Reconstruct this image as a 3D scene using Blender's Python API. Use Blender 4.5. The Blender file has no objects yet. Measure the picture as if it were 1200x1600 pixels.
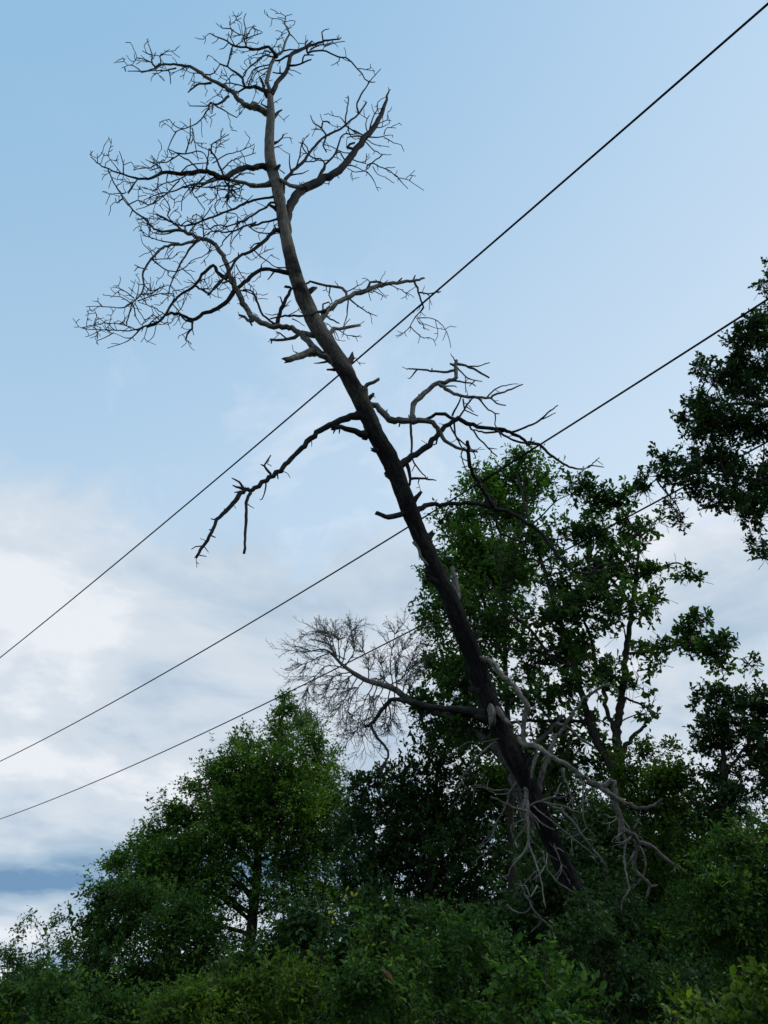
import bpy, math, random
import numpy as np
from math import radians

# ------------------------------------------------------------------ camera
SC = bpy.context.scene
COL = SC.collection
PITCH = radians(34.0)
F = 1155.0                      # focal length in pixels of a 1200 x 1600 frame
CAMZ = 1.6
cam = bpy.data.cameras.new('camera')
cam.sensor_fit = 'VERTICAL'
cam.sensor_height = 36.0
cam.sensor_width = 27.0
cam.lens = 36.0 * F / 1600.0
cam.clip_start = 0.05
cam.clip_end = 3000.0
camo = bpy.data.objects.new('camera', cam)
COL.objects.link(camo)
camo.location = (0, 0, CAMZ)
camo.rotation_euler = (radians(90) + PITCH, 0, 0)
SC.camera = camo
SC.render.resolution_x, SC.render.resolution_y = 768, 1024

# ------------------------------------------------------------------ world, sun, exposure
SUN_EL, SUN_AZ = radians(56), radians(84)      # azimuth clockwise from +Y
SC.view_settings.view_transform = 'Standard'
SC.view_settings.look = 'None'
SC.view_settings.gamma = 1.0
SC.view_settings.exposure = 0.13
SC.view_settings.use_curve_mapping = False
SC.cycles.max_bounces = 6
SC.cycles.diffuse_bounces = 3
SC.cycles.transmission_bounces = 4


class NT:
    def __init__(s, tree):
        s.t = tree
    def n(s, kind, **kw):
        nd = s.t.nodes.new(kind)
        for k, v in kw.items():
            if k.startswith('i_'):
                nd.inputs[k[2:].replace('_', ' ')].default_value = v
            else:
                setattr(nd, k, v)
        return nd
    def l(s, a, b):
        s.t.links.new(a, b)
    def math(s, op, a, b=None, clamp=False):
        nd = s.t.nodes.new('ShaderNodeMath'); nd.operation = op; nd.use_clamp = clamp
        for i, v in enumerate((a, b)):
            if v is None: continue
            if isinstance(v, (int, float)): nd.inputs[i].default_value = v
            else: s.l(v, nd.inputs[i])
        return nd.outputs[0]
    def ramp(s, fac, stops, interp='LINEAR'):
        nd = s.t.nodes.new('ShaderNodeValToRGB'); cr = nd.color_ramp; cr.interpolation = interp
        while len(cr.elements) < len(stops): cr.elements.new(0.5)
        for e, (p, c) in zip(cr.elements, stops):
            e.position = p
            e.color = (c, c, c, 1) if isinstance(c, (int, float)) else (*c, 1)
        s.l(fac, nd.inputs[0])
        return nd.outputs[0]
    def mix(s, fac, a, b, blend='MIX'):
        nd = s.t.nodes.new('ShaderNodeMix'); nd.data_type = 'RGBA'; nd.blend_type = blend
        for sock, v in ((nd.inputs[0], fac), (nd.inputs[6], a), (nd.inputs[7], b)):
            if isinstance(v, (int, float)): sock.default_value = v
            elif isinstance(v, tuple): sock.default_value = (*v, 1)
            else: s.l(v, sock)
        return nd.outputs[2]
    def noise(s, vec, scale, detail=4, rough=0.5, dist=0.0):
        nd = s.n('ShaderNodeTexNoise', i_Scale=scale, i_Detail=detail, i_Roughness=rough, i_Distortion=dist)
        if vec is not None: s.l(vec, nd.inputs['Vector'])
        return nd.outputs['Fac']


world = bpy.data.worlds.new('World')
SC.world = world
world.use_nodes = True
w = NT(world.node_tree)
w.t.nodes.clear()
SKY = 0.13
sky = w.n('ShaderNodeTexSky', sky_type='NISHITA', sun_disc=False, sun_elevation=SUN_EL, sun_rotation=SUN_AZ,
          altitude=200.0, air_density=1.0, dust_density=0.4, ozone_density=1.3)
tc = w.n('ShaderNodeTexCoord')
sep = w.n('ShaderNodeSeparateXYZ'); w.l(tc.outputs['Generated'], sep.inputs[0])
X, Y, Z = sep.outputs
zc = w.math('MAXIMUM', Z, 0.0)
den = w.math('ADD', zc, 0.22)
comb = w.n('ShaderNodeCombineXYZ')
w.l(w.math('DIVIDE', X, den), comb.inputs[0]); w.l(w.math('DIVIDE', Y, den), comb.inputs[1])
plane = comb.outputs[0]
big = w.noise(plane, 0.9, 5, 0.55, 0.3)
fine = w.noise(plane, 2.6, 6, 0.6, 0.4)
mp = w.n('ShaderNodeMapping'); mp.inputs['Location'].default_value = (3.1, 7.7, 1.3)
w.l(plane, mp.inputs[0])
tone = w.noise(mp.outputs[0], 1.6, 8, 0.55, 0.4)
# cover grows towards the horizon; broken edge by noise
cover = w.math('ADD', w.math('MULTIPLY', w.math('SUBTRACT', 0.56, zc), 5.0),
               w.math('ADD', w.math('MULTIPLY', w.math('SUBTRACT', big, 0.5), 2.6),
                      w.math('MULTIPLY', w.math('SUBTRACT', fine, 0.5), 1.8)))
cover = w.math('ADD', cover, w.math('MULTIPLY', X, -0.4))
mask = w.ramp(cover, [(0.02, 0.0), (0.20, 0.3), (0.42, 0.88), (1.0, 0.98)], 'EASE')
k = 1.0 / SKY
dz = w.math('DIVIDE', w.math('SUBTRACT', zc, 0.118), 0.062)
low = w.math('POWER', 2.718, w.math('MULTIPLY', w.math('MULTIPLY', dz, dz), -1.0))
tone = w.math('ADD', tone, w.math('MULTIPLY', w.math('SUBTRACT', fine, 0.5), 0.35))
tone = w.math('SUBTRACT', tone, w.math('MULTIPLY', w.math('MULTIPLY', low, 0.24), big))
ccol = w.ramp(tone, [(0.22, (0.15, 0.28, 0.45)), (0.33, (0.34, 0.47, 0.60)), (0.42, (0.46, 0.56, 0.67)), (0.49, (0.57, 0.645, 0.73)), (0.55, (0.63, 0.69, 0.76)), (0.61, (0.76, 0.79, 0.84))])
sc_ = w.n('ShaderNodeVectorMath', operation='SCALE'); sc_.inputs['Scale'].default_value = k
w.l(ccol, sc_.inputs[0])
# thin high veil over the blue, denser to the right where the sun stands
blue = w.mix(0.66, sky.outputs[0], (0.36 * k, 0.625 * k, 0.86 * k))
veil = w.math('ADD', w.math('MULTIPLY', X, 0.55), w.math('MULTIPLY', w.math('SUBTRACT', 1.0, zc), 1.35))
veil = w.math('MULTIPLY', veil, w.math('ADD', 0.75, w.math('MULTIPLY', big, 0.5)), True)
blue = w.mix(veil, blue, (0.645 * k, 0.745 * k, 0.85 * k))
wv = w.n('ShaderNodeMapping'); wv.inputs['Location'].default_value = (5.3, 1.9, 0.4); wv.inputs['Scale'].default_value = (1.0, 0.75, 1.0)
w.l(plane, wv.inputs[0])
wisp = w.ramp(w.noise(wv.outputs[0], 2.4, 8, 0.62, 0.5), [(0.53, 0.0), (0.70, 0.75)])
wisp = w.math('MULTIPLY', wisp, w.ramp(zc, [(0.62, 1.0), (0.84, 0.0)]))
blue = w.mix(wisp, blue, (0.76 * k, 0.80 * k, 0.88 * k))
skycol = w.mix(mask, blue, sc_.outputs[0])
bg = w.n('ShaderNodeBackground'); bg.inputs['Strength'].default_value = SKY
w.l(skycol, bg.inputs['Color'])
wo = w.n('ShaderNodeOutputWorld'); w.l(bg.outputs[0], wo.inputs[0])

sl = bpy.data.lights.new('sun', 'SUN'); sl.energy = 1.5; sl.angle = radians(14); sl.color = (1.0, 0.95, 0.87)
so = bpy.data.objects.new('sun', sl); COL.objects.link(so)
so.location = (30, 10, 40)
so.rotation_euler = (math.pi / 2 - SUN_EL, 0, math.pi - SUN_AZ)

# ------------------------------------------------------------------ geometry helpers
RNG = np.random.default_rng(7)
CP, SP = math.cos(PITCH), math.sin(PITCH)


def ray(px, py):
    u = (np.asarray(px, float) - 600.0) / F
    v = (800.0 - np.asarray(py, float)) / F
    return np.stack([u, CP - SP * v, SP + CP * v], -1)


def at(px, py, Yd):
    """World point on the sight line through (px, py) at forward distance Yd."""
    d = ray(px, py)
    t = np.asarray(Yd, float) / d[..., 1]
    p = d * t[..., None]
    p[..., 2] += CAMZ
    return p


def mpp(px, py, Yd):
    """Metres per pixel there."""
    return np.asarray(Yd, float) / ray(px, py)[..., 1] / F


def catmull(P, per):
    P = np.asarray(P, float)
    if len(P) < 2: return P
    A = np.vstack([2 * P[0] - P[1], P, 2 * P[-1] - P[-2]])
    out = []
    for i in range(1, len(A) - 2):
        p0, p1, p2, p3 = A[i - 1], A[i], A[i + 1], A[i + 2]
        for t in np.linspace(0, 1, per, endpoint=False):
            out.append(0.5 * ((2 * p1) + (-p0 + p2) * t + (2 * p0 - 5 * p1 + 4 * p2 - p3) * t * t + (-p0 + 3 * p1 - 3 * p2 + p3) * t ** 3))
    out.append(P[-1])
    return np.array(out)


class Geo:
    """Collects tubes into one mesh."""
    def __init__(s):
        s.v, s.f, s.uv, s.n = [], [], [], 0
    def tube(s, P, R, sides=6, rough=0.0, cut=False, lump=0.0):
        P = np.asarray(P, float); R = np.asarray(R, float)
        if len(P) < 2: return
        T = np.gradient(P, axis=0)
        T /= np.linalg.norm(T, axis=1, keepdims=True) + 1e-9
        seg = np.r_[0, np.cumsum(np.linalg.norm(np.diff(P, axis=0), axis=1))]
        e0 = P[0] - T[0] * R[0] * 0.15; e1 = P[-1] + T[-1] * R[-1] * (0.1 if cut else 0.8)
        P = np.vstack([e0, P, e1]); T = np.vstack([T[:1], T, T[-1:]])
        R = np.r_[R[0] * 0.05, R, R[-1] * 0.05]; seg = np.r_[0, seg, seg[-1]]
        ref = np.array([0, 0, 1.0]) if abs(T[0][2]) < 0.9 else np.array([1.0, 0, 0])
        U = np.cross(T[0], ref); U /= np.linalg.norm(U)
        N = len(P); Us = np.empty((N, 3)); Us[0] = U
        for i in range(1, N):
            U = U - T[i] * np.dot(U, T[i]); U /= np.linalg.norm(U) + 1e-9; Us[i] = U
        Vs = np.cross(T, Us)
        a = np.arange(sides) * 2 * math.pi / sides
        rr = R[:, None] * np.ones((1, sides))
        if rough: rr = rr * (1 + rough * RNG.normal(size=(N, sides)))
        if lump:
            ph = RNG.uniform(0, 6.28, 4)
            rr = rr * (1 + lump * (np.sin(a * 2 + ph[0] + seg[:, None] * 1.3) + 0.6 * np.sin(a * 3 + ph[1] - seg[:, None] * 2.1)
                                   + 0.5 * np.sin(seg[:, None] * 5.3 + ph[2])))
        V = P[:, None, :] + rr[..., None] * (np.cos(a)[None, :, None] * Us[:, None, :] + np.sin(a)[None, :, None] * Vs[:, None, :])
        if cut:
            jag = RNG.uniform(-0.2, 1.5, sides) * R[-2]
            V[-2] += T[-1] * jag[:, None]; V[-1] -= T[-1] * R[-2] * 0.25
        i = np.arange(N - 1)[:, None] * sides; j = np.arange(sides)[None, :]; j2 = (j + 1) % sides
        Q = np.stack([i + j, i + j2, i + sides + j2, i + sides + j], -1).reshape(-1, 4)
        uu = np.broadcast_to(j / sides, (N - 1, sides)); uu2 = uu + 1 / sides
        vv = np.broadcast_to(seg[:-1, None], (N - 1, sides)); vv2 = np.broadcast_to(seg[1:, None], (N - 1, sides))
        off = RNG.uniform(0, 50)
        s.uv.append(np.stack([np.stack([uu, vv + off], -1), np.stack([uu2, vv + off], -1), np.stack([uu2, vv2 + off], -1), np.stack([uu, vv2 + off], -1)], 2).reshape(-1, 2))
        s.v.append(V.reshape(-1, 3)); s.f.append(Q + s.n); s.n += N * sides
    def build(s, name, mat, parent=None, smooth=True):
        if not s.v: return None
        V = np.vstack(s.v); Q = np.vstack(s.f); UV = np.vstack(s.uv)
        me = bpy.data.meshes.new(name)
        me.vertices.add(len(V)); me.vertices.foreach_set('co', V.astype(np.float32).ravel())
        me.loops.add(Q.size); me.loops.foreach_set('vertex_index', Q.astype(np.int32).ravel())
        me.polygons.add(len(Q))
        me.polygons.foreach_set('loop_start', np.arange(0, Q.size, 4, dtype=np.int32))
        me.polygons.foreach_set('use_smooth', np.full(len(Q), smooth))
        ul = me.uv_layers.new(name='UVMap'); ul.data.foreach_set('uv', UV.astype(np.float32).ravel())
        me.update(calc_edges=True)
        me.materials.append(mat)
        return link(name, me, parent)


def link(name, data, parent=None):
    o = bpy.data.objects.new(name, data)
    COL.objects.link(o)
    if parent is not None:
        o.parent = parent
        o.matrix_parent_inverse = INV.get(parent.name) or __import__('mathutils').Matrix()
    return o


INV = {}


def empty(name, loc):
    from mathutils import Matrix
    o = bpy.data.objects.new(name, None); o.empty_display_size = 0.3
    COL.objects.link(o); o.location = loc
    INV[o.name] = Matrix.Translation(loc).inverted()
    return o


def tag(o, label=None, cat=None, group=None, kind=None):
    for k_, v_ in (('label', label), ('category', cat), ('group', group), ('kind', kind)):
        if v_: o[k_] = v_
    return o


LEAF_SIMPLE = (np.array([[0, 0, 0], [0.45, 0.5, 0.12], [1, 0, -0.10], [0.45, -0.5, 0.12]]),
               np.array([[0, 3, 2], [0, 2, 1]]))
LEAF_LOBED = (np.array([[0, 0, 0], [0.30, 0.26, .06], [0.42, 0.17, .05], [0.68, 0.46, .08], [0.82, 0.27, .03], [1, 0, -.12],
                        [0.82, -0.27, .03], [0.68, -0.46, .08], [0.42, -0.17, .05], [0.30, -0.26, .06]]),
              np.array([[0, 2, 1], [0, 8, 2], [0, 9, 8], [2, 8, 5], [2, 5, 4], [2, 4, 3], [8, 6, 5], [8, 7, 6]]))
LEAF_OBOV = (np.array([[0, 0, 0], [0.36, 0.24, .05], [0.72, 0.46, .08], [1, 0, -.12], [0.72, -0.46, .08], [0.36, -0.24, .05]]),
             np.array([[0, 3, 2], [0, 2, 1], [0, 4, 3], [0, 5, 4]]))
LEAF_OVAL = (np.array([[0, 0, 0], [0.25, 0.40, .08], [0.62, 0.42, .08], [1, 0, -.12], [0.62, -0.42, .08], [0.25, -0.40, .08]]),
             np.array([[0, 3, 2], [0, 2, 1], [0, 4, 3], [0, 5, 4]]))


def unit(a):
    return a / (np.linalg.norm(a, axis=-1, keepdims=True) + 1e-9)


class Leaves:
    def __init__(s):
        s.c, s.a, s.n, s.l, s.w, s.r = [], [], [], [], [], []
    def add(s, c, a, n, l, w_, r):
        s.c.append(c); s.a.append(a); s.n.append(n); s.l.append(l); s.w.append(w_); s.r.append(r)
    def build(s, name, mat, parent, tmpl):
        c = np.vstack(s.c); a = unit(np.vstack(s.a)); n = np.vstack(s.n)
        l = np.concatenate(s.l); wd = np.concatenate(s.w); r = np.concatenate(s.r)
        b = unit(np.cross(n, a)); n = np.cross(a, b)
        tv, tf = tmpl
        V = (c[:, None] + tv[None, :, 0:1] * (a * l[:, None])[:, None] + tv[None, :, 1:2] * (b * wd[:, None])[:, None]
             + tv[None, :, 2:3] * (n * l[:, None])[:, None])
        N, m = len(c), len(tv)
        T = (np.arange(N)[:, None, None] * m + tf[None]).reshape(-1, 3)
        me = bpy.data.meshes.new(name)
        me.vertices.add(N * m); me.vertices.foreach_set('co', V.astype(np.float32).ravel())
        me.loops.add(T.size); me.loops.foreach_set('vertex_index', T.astype(np.int32).ravel())
        me.polygons.add(len(T)); me.polygons.foreach_set('loop_start', np.arange(0, T.size, 3, dtype=np.int32))
        at_ = me.attributes.new('var', 'FLOAT', 'POINT'); at_.data.foreach_set('value', np.repeat(r, m).astype(np.float32))
        me.update(calc_edges=True); me.materials.append(mat)
        global NLEAF, NTRI
        NLEAF += N; NTRI += len(T)
        return tag(link(name, me, parent), kind='stuff')


NLEAF = NTRI = 0

# ------------------------------------------------------------------ materials
def newmat(name):
    m = bpy.data.materials.new(name); m.use_nodes = True
    t = NT(m.node_tree); t.t.nodes.clear()
    out = t.n('ShaderNodeOutputMaterial')
    return m, t, out


def wood(name, stops, rough=0.85, bump=0.6, su=3.0, sv=1.2, patch=None, spec=0.08):
    m, t, out = newmat(name)
    uv = t.n('ShaderNodeUVMap')
    mp_ = t.n('ShaderNodeMapping'); mp_.inputs['Scale'].default_value = (su, sv, 1); t.l(uv.outputs[0], mp_.inputs[0])
    tc_ = t.n('ShaderNodeTexCoord')
    g = t.noise(mp_.outputs[0], 4.0, 8, 0.65, 0.8)
    g2 = t.noise(tc_.outputs['Object'], 1.1, 5, 0.6)
    g3 = t.noise(tc_.outputs['Object'], 14.0, 6, 0.65)
    f = t.math('ADD', t.math('MULTIPLY', g, 0.5), t.math('ADD', t.math('MULTIPLY', g2, 0.28), t.math('MULTIPLY', g3, 0.22)))
    col = t.ramp(f, stops)
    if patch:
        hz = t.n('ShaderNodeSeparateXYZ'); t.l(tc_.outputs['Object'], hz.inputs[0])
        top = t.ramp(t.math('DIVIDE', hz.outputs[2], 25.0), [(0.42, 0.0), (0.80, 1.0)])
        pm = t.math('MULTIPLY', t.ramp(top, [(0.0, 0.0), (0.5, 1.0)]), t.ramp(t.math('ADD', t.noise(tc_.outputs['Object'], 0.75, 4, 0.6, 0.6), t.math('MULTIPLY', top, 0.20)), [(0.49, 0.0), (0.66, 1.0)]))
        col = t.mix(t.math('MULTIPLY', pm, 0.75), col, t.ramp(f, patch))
    p = t.n('ShaderNodeBsdfPrincipled'); p.inputs['Roughness'].default_value = rough
    p.inputs['Specular IOR Level'].default_value = spec
    t.l(col, p.inputs['Base Color'])
    b = t.n('ShaderNodeBump'); b.inputs['Strength'].default_value = bump; b.inputs['Distance'].default_value = 0.035
    t.l(t.math('ADD', g, t.math('MULTIPLY', g3, 0.6)), b.inputs['Height']); t.l(b.outputs[0], p.inputs['Normal'])
    t.l(p.outputs[0], out.inputs[0])
    return m


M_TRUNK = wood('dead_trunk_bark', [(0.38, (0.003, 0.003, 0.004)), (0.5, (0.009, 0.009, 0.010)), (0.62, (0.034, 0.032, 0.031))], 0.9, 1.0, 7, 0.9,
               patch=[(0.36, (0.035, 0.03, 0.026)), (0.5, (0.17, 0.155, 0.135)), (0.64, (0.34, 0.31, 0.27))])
M_DARKWOOD = wood('dead_branch_bark', [(0.35, (0.010, 0.011, 0.013)), (0.52, (0.025, 0.025, 0.027)), (0.68, (0.065, 0.062, 0.06))], 0.9, 0.6, 3, 2.0)
M_GREYWOOD = wood('weathered_wood', [(0.38, (0.010, 0.010, 0.011)), (0.49, (0.09, 0.087, 0.083)), (0.61, (0.28, 0.267, 0.245))], 0.85, 0.7, 4, 1.5)
M_BLEACH = wood('bleached_wood', [(0.41, (0.012, 0.0115, 0.011)), (0.5, (0.14, 0.131, 0.118)), (0.60, (0.35, 0.33, 0.295))], 0.85, 1.0, 7, 1.2)
M_BARETWIG = wood('bare_tree_twig', [(0.35, (0.075, 0.074, 0.073)), (0.65, (0.19, 0.187, 0.18))], 0.9, 0.2)
M_TWIG = wood('dead_twig', [(0.35, (0.012, 0.013, 0.016)), (0.65, (0.04, 0.039, 0.04))], 0.9, 0.2)
M_PALETWIG = wood('pale_twig', [(0.35, (0.09, 0.086, 0.08)), (0.65, (0.27, 0.257, 0.235))], 0.9, 0.2)
M_BARK = wood('living_bark', [(0.35, (0.018, 0.017, 0.014)), (0.5, (0.04, 0.037, 0.031)), (0.66, (0.085, 0.078, 0.065))], 0.95, 0.9, 3, 1.0)
M_STEM = wood('shrub_stem', [(0.35, (0.02, 0.018, 0.012)), (0.65, (0.05, 0.044, 0.03))], 0.9, 0.3)


def leafmat(name, dark, mid, light, trans=0.32):
    m, t, out = newmat(name)
    a = t.n('ShaderNodeAttribute', attribute_name='var', attribute_type='GEOMETRY')
    col = t.ramp(a.outputs['Fac'], [(0.0, dark), (0.55, mid), (0.96, light)])
    p = t.n('ShaderNodeBsdfPrincipled'); p.inputs['Roughness'].default_value = 0.55
    p.inputs['Specular IOR Level'].default_value = 0.18
    t.l(col, p.inputs['Base Color'])
    tr = t.n('ShaderNodeBsdfTranslucent')
    t.l(t.mix(1.0, col, (1.15, 1.25, 0.55), 'MULTIPLY'), tr.inputs['Color'])
    mx = t.n('ShaderNodeMixShader'); mx.inputs[0].default_value = trans
    t.l(p.outputs[0], mx.inputs[1]); t.l(tr.outputs[0], mx.inputs[2]); t.l(mx.outputs[0], out.inputs[0])
    return m


L_LEFT = leafmat('left_tree_leaf', (0.028, 0.082, 0.016), (0.075, 0.170, 0.026), (0.19, 0.30, 0.036), 0.48)
L_OAK = leafmat('oak_leaf', (0.020, 0.056, 0.016), (0.044, 0.108, 0.024), (0.105, 0.185, 0.032), 0.42)
L_DARK = leafmat('dark_leaf', (0.013, 0.040, 0.013), (0.027, 0.070, 0.019), (0.060, 0.12, 0.026), 0.30)
L_BUSH = leafmat('shrub_leaf', (0.016, 0.054, 0.014), (0.048, 0.118, 0.023), (0.15, 0.235, 0.034), 0.44)
L_LIME = leafmat('yellow_green_leaf', (0.034, 0.080, 0.014), (0.080, 0.150, 0.020), (0.20, 0.27, 0.030), 0.44)
L_YEL = leafmat('yellow_leaf', (0.25, 0.27, 0.03), (0.30, 0.30, 0.03), (0.36, 0.33, 0.04))
L_BROWN = leafmat('dry_leaf', (0.16, 0.085, 0.045), (0.20, 0.11, 0.06), (0.24, 0.14, 0.08), 0.1)

mg, tg, og = newmat('ground_soil_and_grass')
tcg = tg.n('ShaderNodeTexCoord')
pg = tg.n('ShaderNodeBsdfPrincipled'); pg.inputs['Roughness'].default_value = 0.95
tg.l(tg.ramp(tg.noise(tcg.outputs['Object'], 0.8, 8, 0.7), [(0.3, (0.03, 0.028, 0.016)), (0.5, (0.028, 0.05, 0.018)), (0.7, (0.05, 0.075, 0.025))]), pg.inputs['Base Color'])
tg.l(pg.outputs[0], og.inputs[0])
mw, tw, ow = newmat('cable_black')
pw = tw.n('ShaderNodeBsdfPrincipled'); pw.inputs['Roughness'].default_value = 0.9; pw.inputs['Specular IOR Level'].default_value = 0.1
tcw = tw.n('ShaderNodeTexCoord')
tw.l(tw.ramp(tw.noise(tcw.outputs['Object'], 6, 3), [(0.3, (0.008, 0.008, 0.009)), (0.7, (0.015, 0.015, 0.017))]), pw.inputs['Base Color'])
tw.l(pw.outputs[0], ow.inputs[0])
# ------------------------------------------------------------------ ground
def ground():
    n = 80
    g = np.linspace(-1, 1, n); g = np.sign(g) * np.abs(g) ** 2.2 * 900
    xx, yy = np.meshgrid(g, g)
    zz = 0.10 * np.sin(xx * 0.31 + 1) * np.cos(yy * 0.27) * np.exp(-(xx ** 2 + yy ** 2) / 9000)
    zz -= 0.00002 * (xx ** 2 + yy ** 2) ** 0.9 * 0.05
    V = np.stack([xx, yy, zz], -1).reshape(-1, 3)
    i = np.arange(n - 1)[:, None] * n + np.arange(n - 1)[None]
    Q = np.stack([i, i + 1, i + n + 1, i + n], -1).reshape(-1, 4)
    me = bpy.data.meshes.new('ground'); me.from_pydata(V.tolist(), [], Q.tolist()); me.update()
    me.materials.append(mg)
    for p in me.polygons: p.use_smooth = True
    o = link('ground', me); tag(o, kind='structure')


ground()


# ------------------------------------------------------------------ foliage engine
def prisms(geo, A, B, ra, rb):
    n = len(A)
    if not n: return
    T = unit(B - A); ref = np.where(np.abs(T[:, 2:3]) < 0.9, np.array([[0, 0, 1.0]]), np.array([[1.0, 0, 0]]))
    U = unit(np.cross(T, ref)); W = np.cross(T, U)
    a = np.arange(3) * 2 * math.pi / 3
    ring = np.cos(a)[None, :, None] * U[:, None] + np.sin(a)[None, :, None] * W[:, None]
    V = np.concatenate([A[:, None] + ring * ra, B[:, None] + ring * rb], 1).reshape(-1, 3)
    q = np.array([[0, 1, 4, 3], [1, 2, 5, 4], [2, 0, 3, 5]])
    Q = (np.arange(n)[:, None, None] * 6 + q[None]).reshape(-1, 4)
    geo.v.append(V); geo.f.append(Q + geo.n); geo.n += n * 6
    geo.uv.append(np.tile(np.array([[0, 0], [.3, 0], [.3, .3], [0, .3]]), (len(Q), 1)))


def ball(n, rng, pw):
    d = unit(rng.normal(size=(n, 3)))
    return d * (rng.random((n, 1)) ** pw)


def foliage(parent, blobs, Yc, mat, leaf, tmpl, rng, dens=1.0, spread=0.0, wid=0.55, layers=3.2, clump=0.68, stem=M_BARK,
            droop=0.0, per=9, limbs=None, limb_r=0.05, vmul=1.0, up=0.35, crown='foliage', rosette=False):
    L = Leaves(); G = Geo(); ends = []
    for b in blobs:
        px, py, rx, ry = b[:4]
        dY = b[4] if len(b) > 4 and b[4] is not None else rng.uniform(-spread, spread)
        d = b[5] if len(b) > 5 else 1.0
        C = at(px, py, Yc + dY); m = float(mpp(px, py, Yc + dY))
        R = np.array([rx * m, 0.5 * (rx + ry) * m, ry * m])
        nl = dens * d * math.pi * rx * ry * m * m / (leaf * leaf * wid * 0.6) * layers * 1.9
        ns = max(5, int(nl / per))
        nsub = max(4, int(3 + ns / 26))
        sub = ball(nsub, rng, 0.40) * 0.78
        sz = rng.uniform(0.55, 1.25, nsub) * clump
        tone = rng.normal(0, 0.13, nsub)
        which = rng.integers(0, nsub, ns)
        pos = C + R * (1.15 * sub[which] + ball(ns, rng, 0.45) * sz[which][:, None] * 1.2) * np.where(rng.random((ns, 1)) < 0.12, 1.3, 1.0)
        outd = unit((pos - C) / R * 0.7 + rng.normal(size=(ns, 3)) * 0.55 + np.array([0, 0, up]))
        tl = leaf * rng.uniform(2.2, 4.2, ns)
        A = pos - outd * (tl * 0.7)[:, None]; B = pos + outd * (tl * 0.3)[:, None]
        prisms(G, A, B, leaf * 0.045, leaf * 0.018)
        SC_ = C + R * sub
        prisms(G, np.repeat(C[None], nsub, 0) + rng.normal(size=(nsub, 3)) * leaf * .3, SC_, leaf * 0.16, leaf * 0.07)
        # connect a share of sprays back to their clump
        sel = rng.random(ns) < 0.12
        prisms(G, SC_[which[sel]], A[sel], leaf * 0.06, leaf * 0.04)
        k_ = per
        if rosette:
            t = rng.uniform(0.68, 1.05, (ns, k_))
            ax = unit(outd[:, None] * 0.6 + rng.normal(size=(ns, k_, 3)) * 0.7 + np.array([0, 0, -droop]))
            nm = unit(rng.normal(size=(ns, k_, 3)) * 0.5 + outd[:, None] * 0.4 + np.array([0, 0, 0.55]))
            c = A[:, None] + (B - A)[:, None] * t[..., None] + rng.normal(size=(ns, k_, 3)) * leaf * 0.10
        else:
            A = A - outd * (tl * 0.35)[:, None]; B = B + outd * (tl * 0.35)[:, None]
            nsp = unit(rng.normal(size=(ns, 3)) * 0.55 + np.array([0, 0, 0.9]))
            side = unit(np.cross(outd, nsp))
            alt = np.where(np.arange(k_) % 2 == 0, 1.0, -1.0)[None, :, None] * np.where(np.arange(k_) == k_ - 1, 0.1, 1.0)[None, :, None]
            t = np.linspace(0.1, 1.0, k_)[None] + rng.normal(0, 0.05, (ns, k_))
            bend = (np.linspace(0, 1, k_) ** 2)[None, :, None] * np.array([0, 0, -1.0]) * (tl * 0.25)[:, None, None]
            ax = unit(outd[:, None] * 0.6 + side[:, None] * alt * 0.8 + rng.normal(size=(ns, k_, 3)) * 0.28 + np.array([0, 0, -droop - 0.1]))
            nm = unit(nsp[:, None] + rng.normal(size=(ns, k_, 3)) * 0.35)
            c = A[:, None] + (B - A)[:, None] * t[..., None] + bend + rng.normal(size=(ns, k_, 3)) * leaf * 0.08
        ll = leaf * rng.uniform(0.45, 1.35, (ns, k_)) * rng.uniform(0.8, 1.15, (ns, 1))
        var = np.clip((0.42 + tone[which][:, None] + rng.normal(0, 0.20, (ns, k_))) * vmul, 0, 1)
        L.add(c.reshape(-1, 3), ax.reshape(-1, 3), nm.reshape(-1, 3), ll.ravel(), (ll * wid * rng.uniform(0.8, 1.2, ll.shape)).ravel(), var.ravel())
        ends.append((C, float(R.mean())))
    L.build(crown, mat, parent, tmpl)
    o = G.build('twigs', stem, parent)
    tag(o, kind='stuff')
    if limbs is not None:
        TP = np.vstack(limbs)
        for C, r in ends:
            d = TP - C
            h = np.linalg.norm(d[:, :2], axis=1)
            cost = np.linalg.norm(d, axis=1) + 1.1 * np.maximum(0, d[:, 2] + 0.35 * h)
            S = TP[int(np.argmin(cost))]
            D = float(np.linalg.norm(C - S))
            if D < 0.25: continue
            mid1 = S + (C - S) * 0.35 + np.array([0, 0, 0.05 * D]) + rng.normal(size=3) * 0.07 * D
            mid2 = S + (C - S) * 0.7 + np.array([0, 0, 0.06 * D]) + rng.normal(size=3) * 0.07 * D
            P = catmull([S, mid1, mid2, C], 5)
            r0 = min(limb_r, 0.012 + 0.016 * D)
            g = Geo(); g.tube(P, np.linspace(r0, r0 * 0.25, len(P)), 5, 0.06)
            g.build('branch', stem, parent)


def stem3(pts, Yc, dY=None, per=6):
    """pts: (px, py, width_px[, Y]) -> world polyline and radii."""
    a = np.array([(p[0], p[1], p[2], p[3] if len(p) > 3 else Yc) for p in pts], float)
    a = catmull(a, per)
    P = at(a[:, 0], a[:, 1], a[:, 3]); R = a[:, 2] * mpp(a[:, 0], a[:, 1], a[:, 3]) / 2
    return P, R


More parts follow.
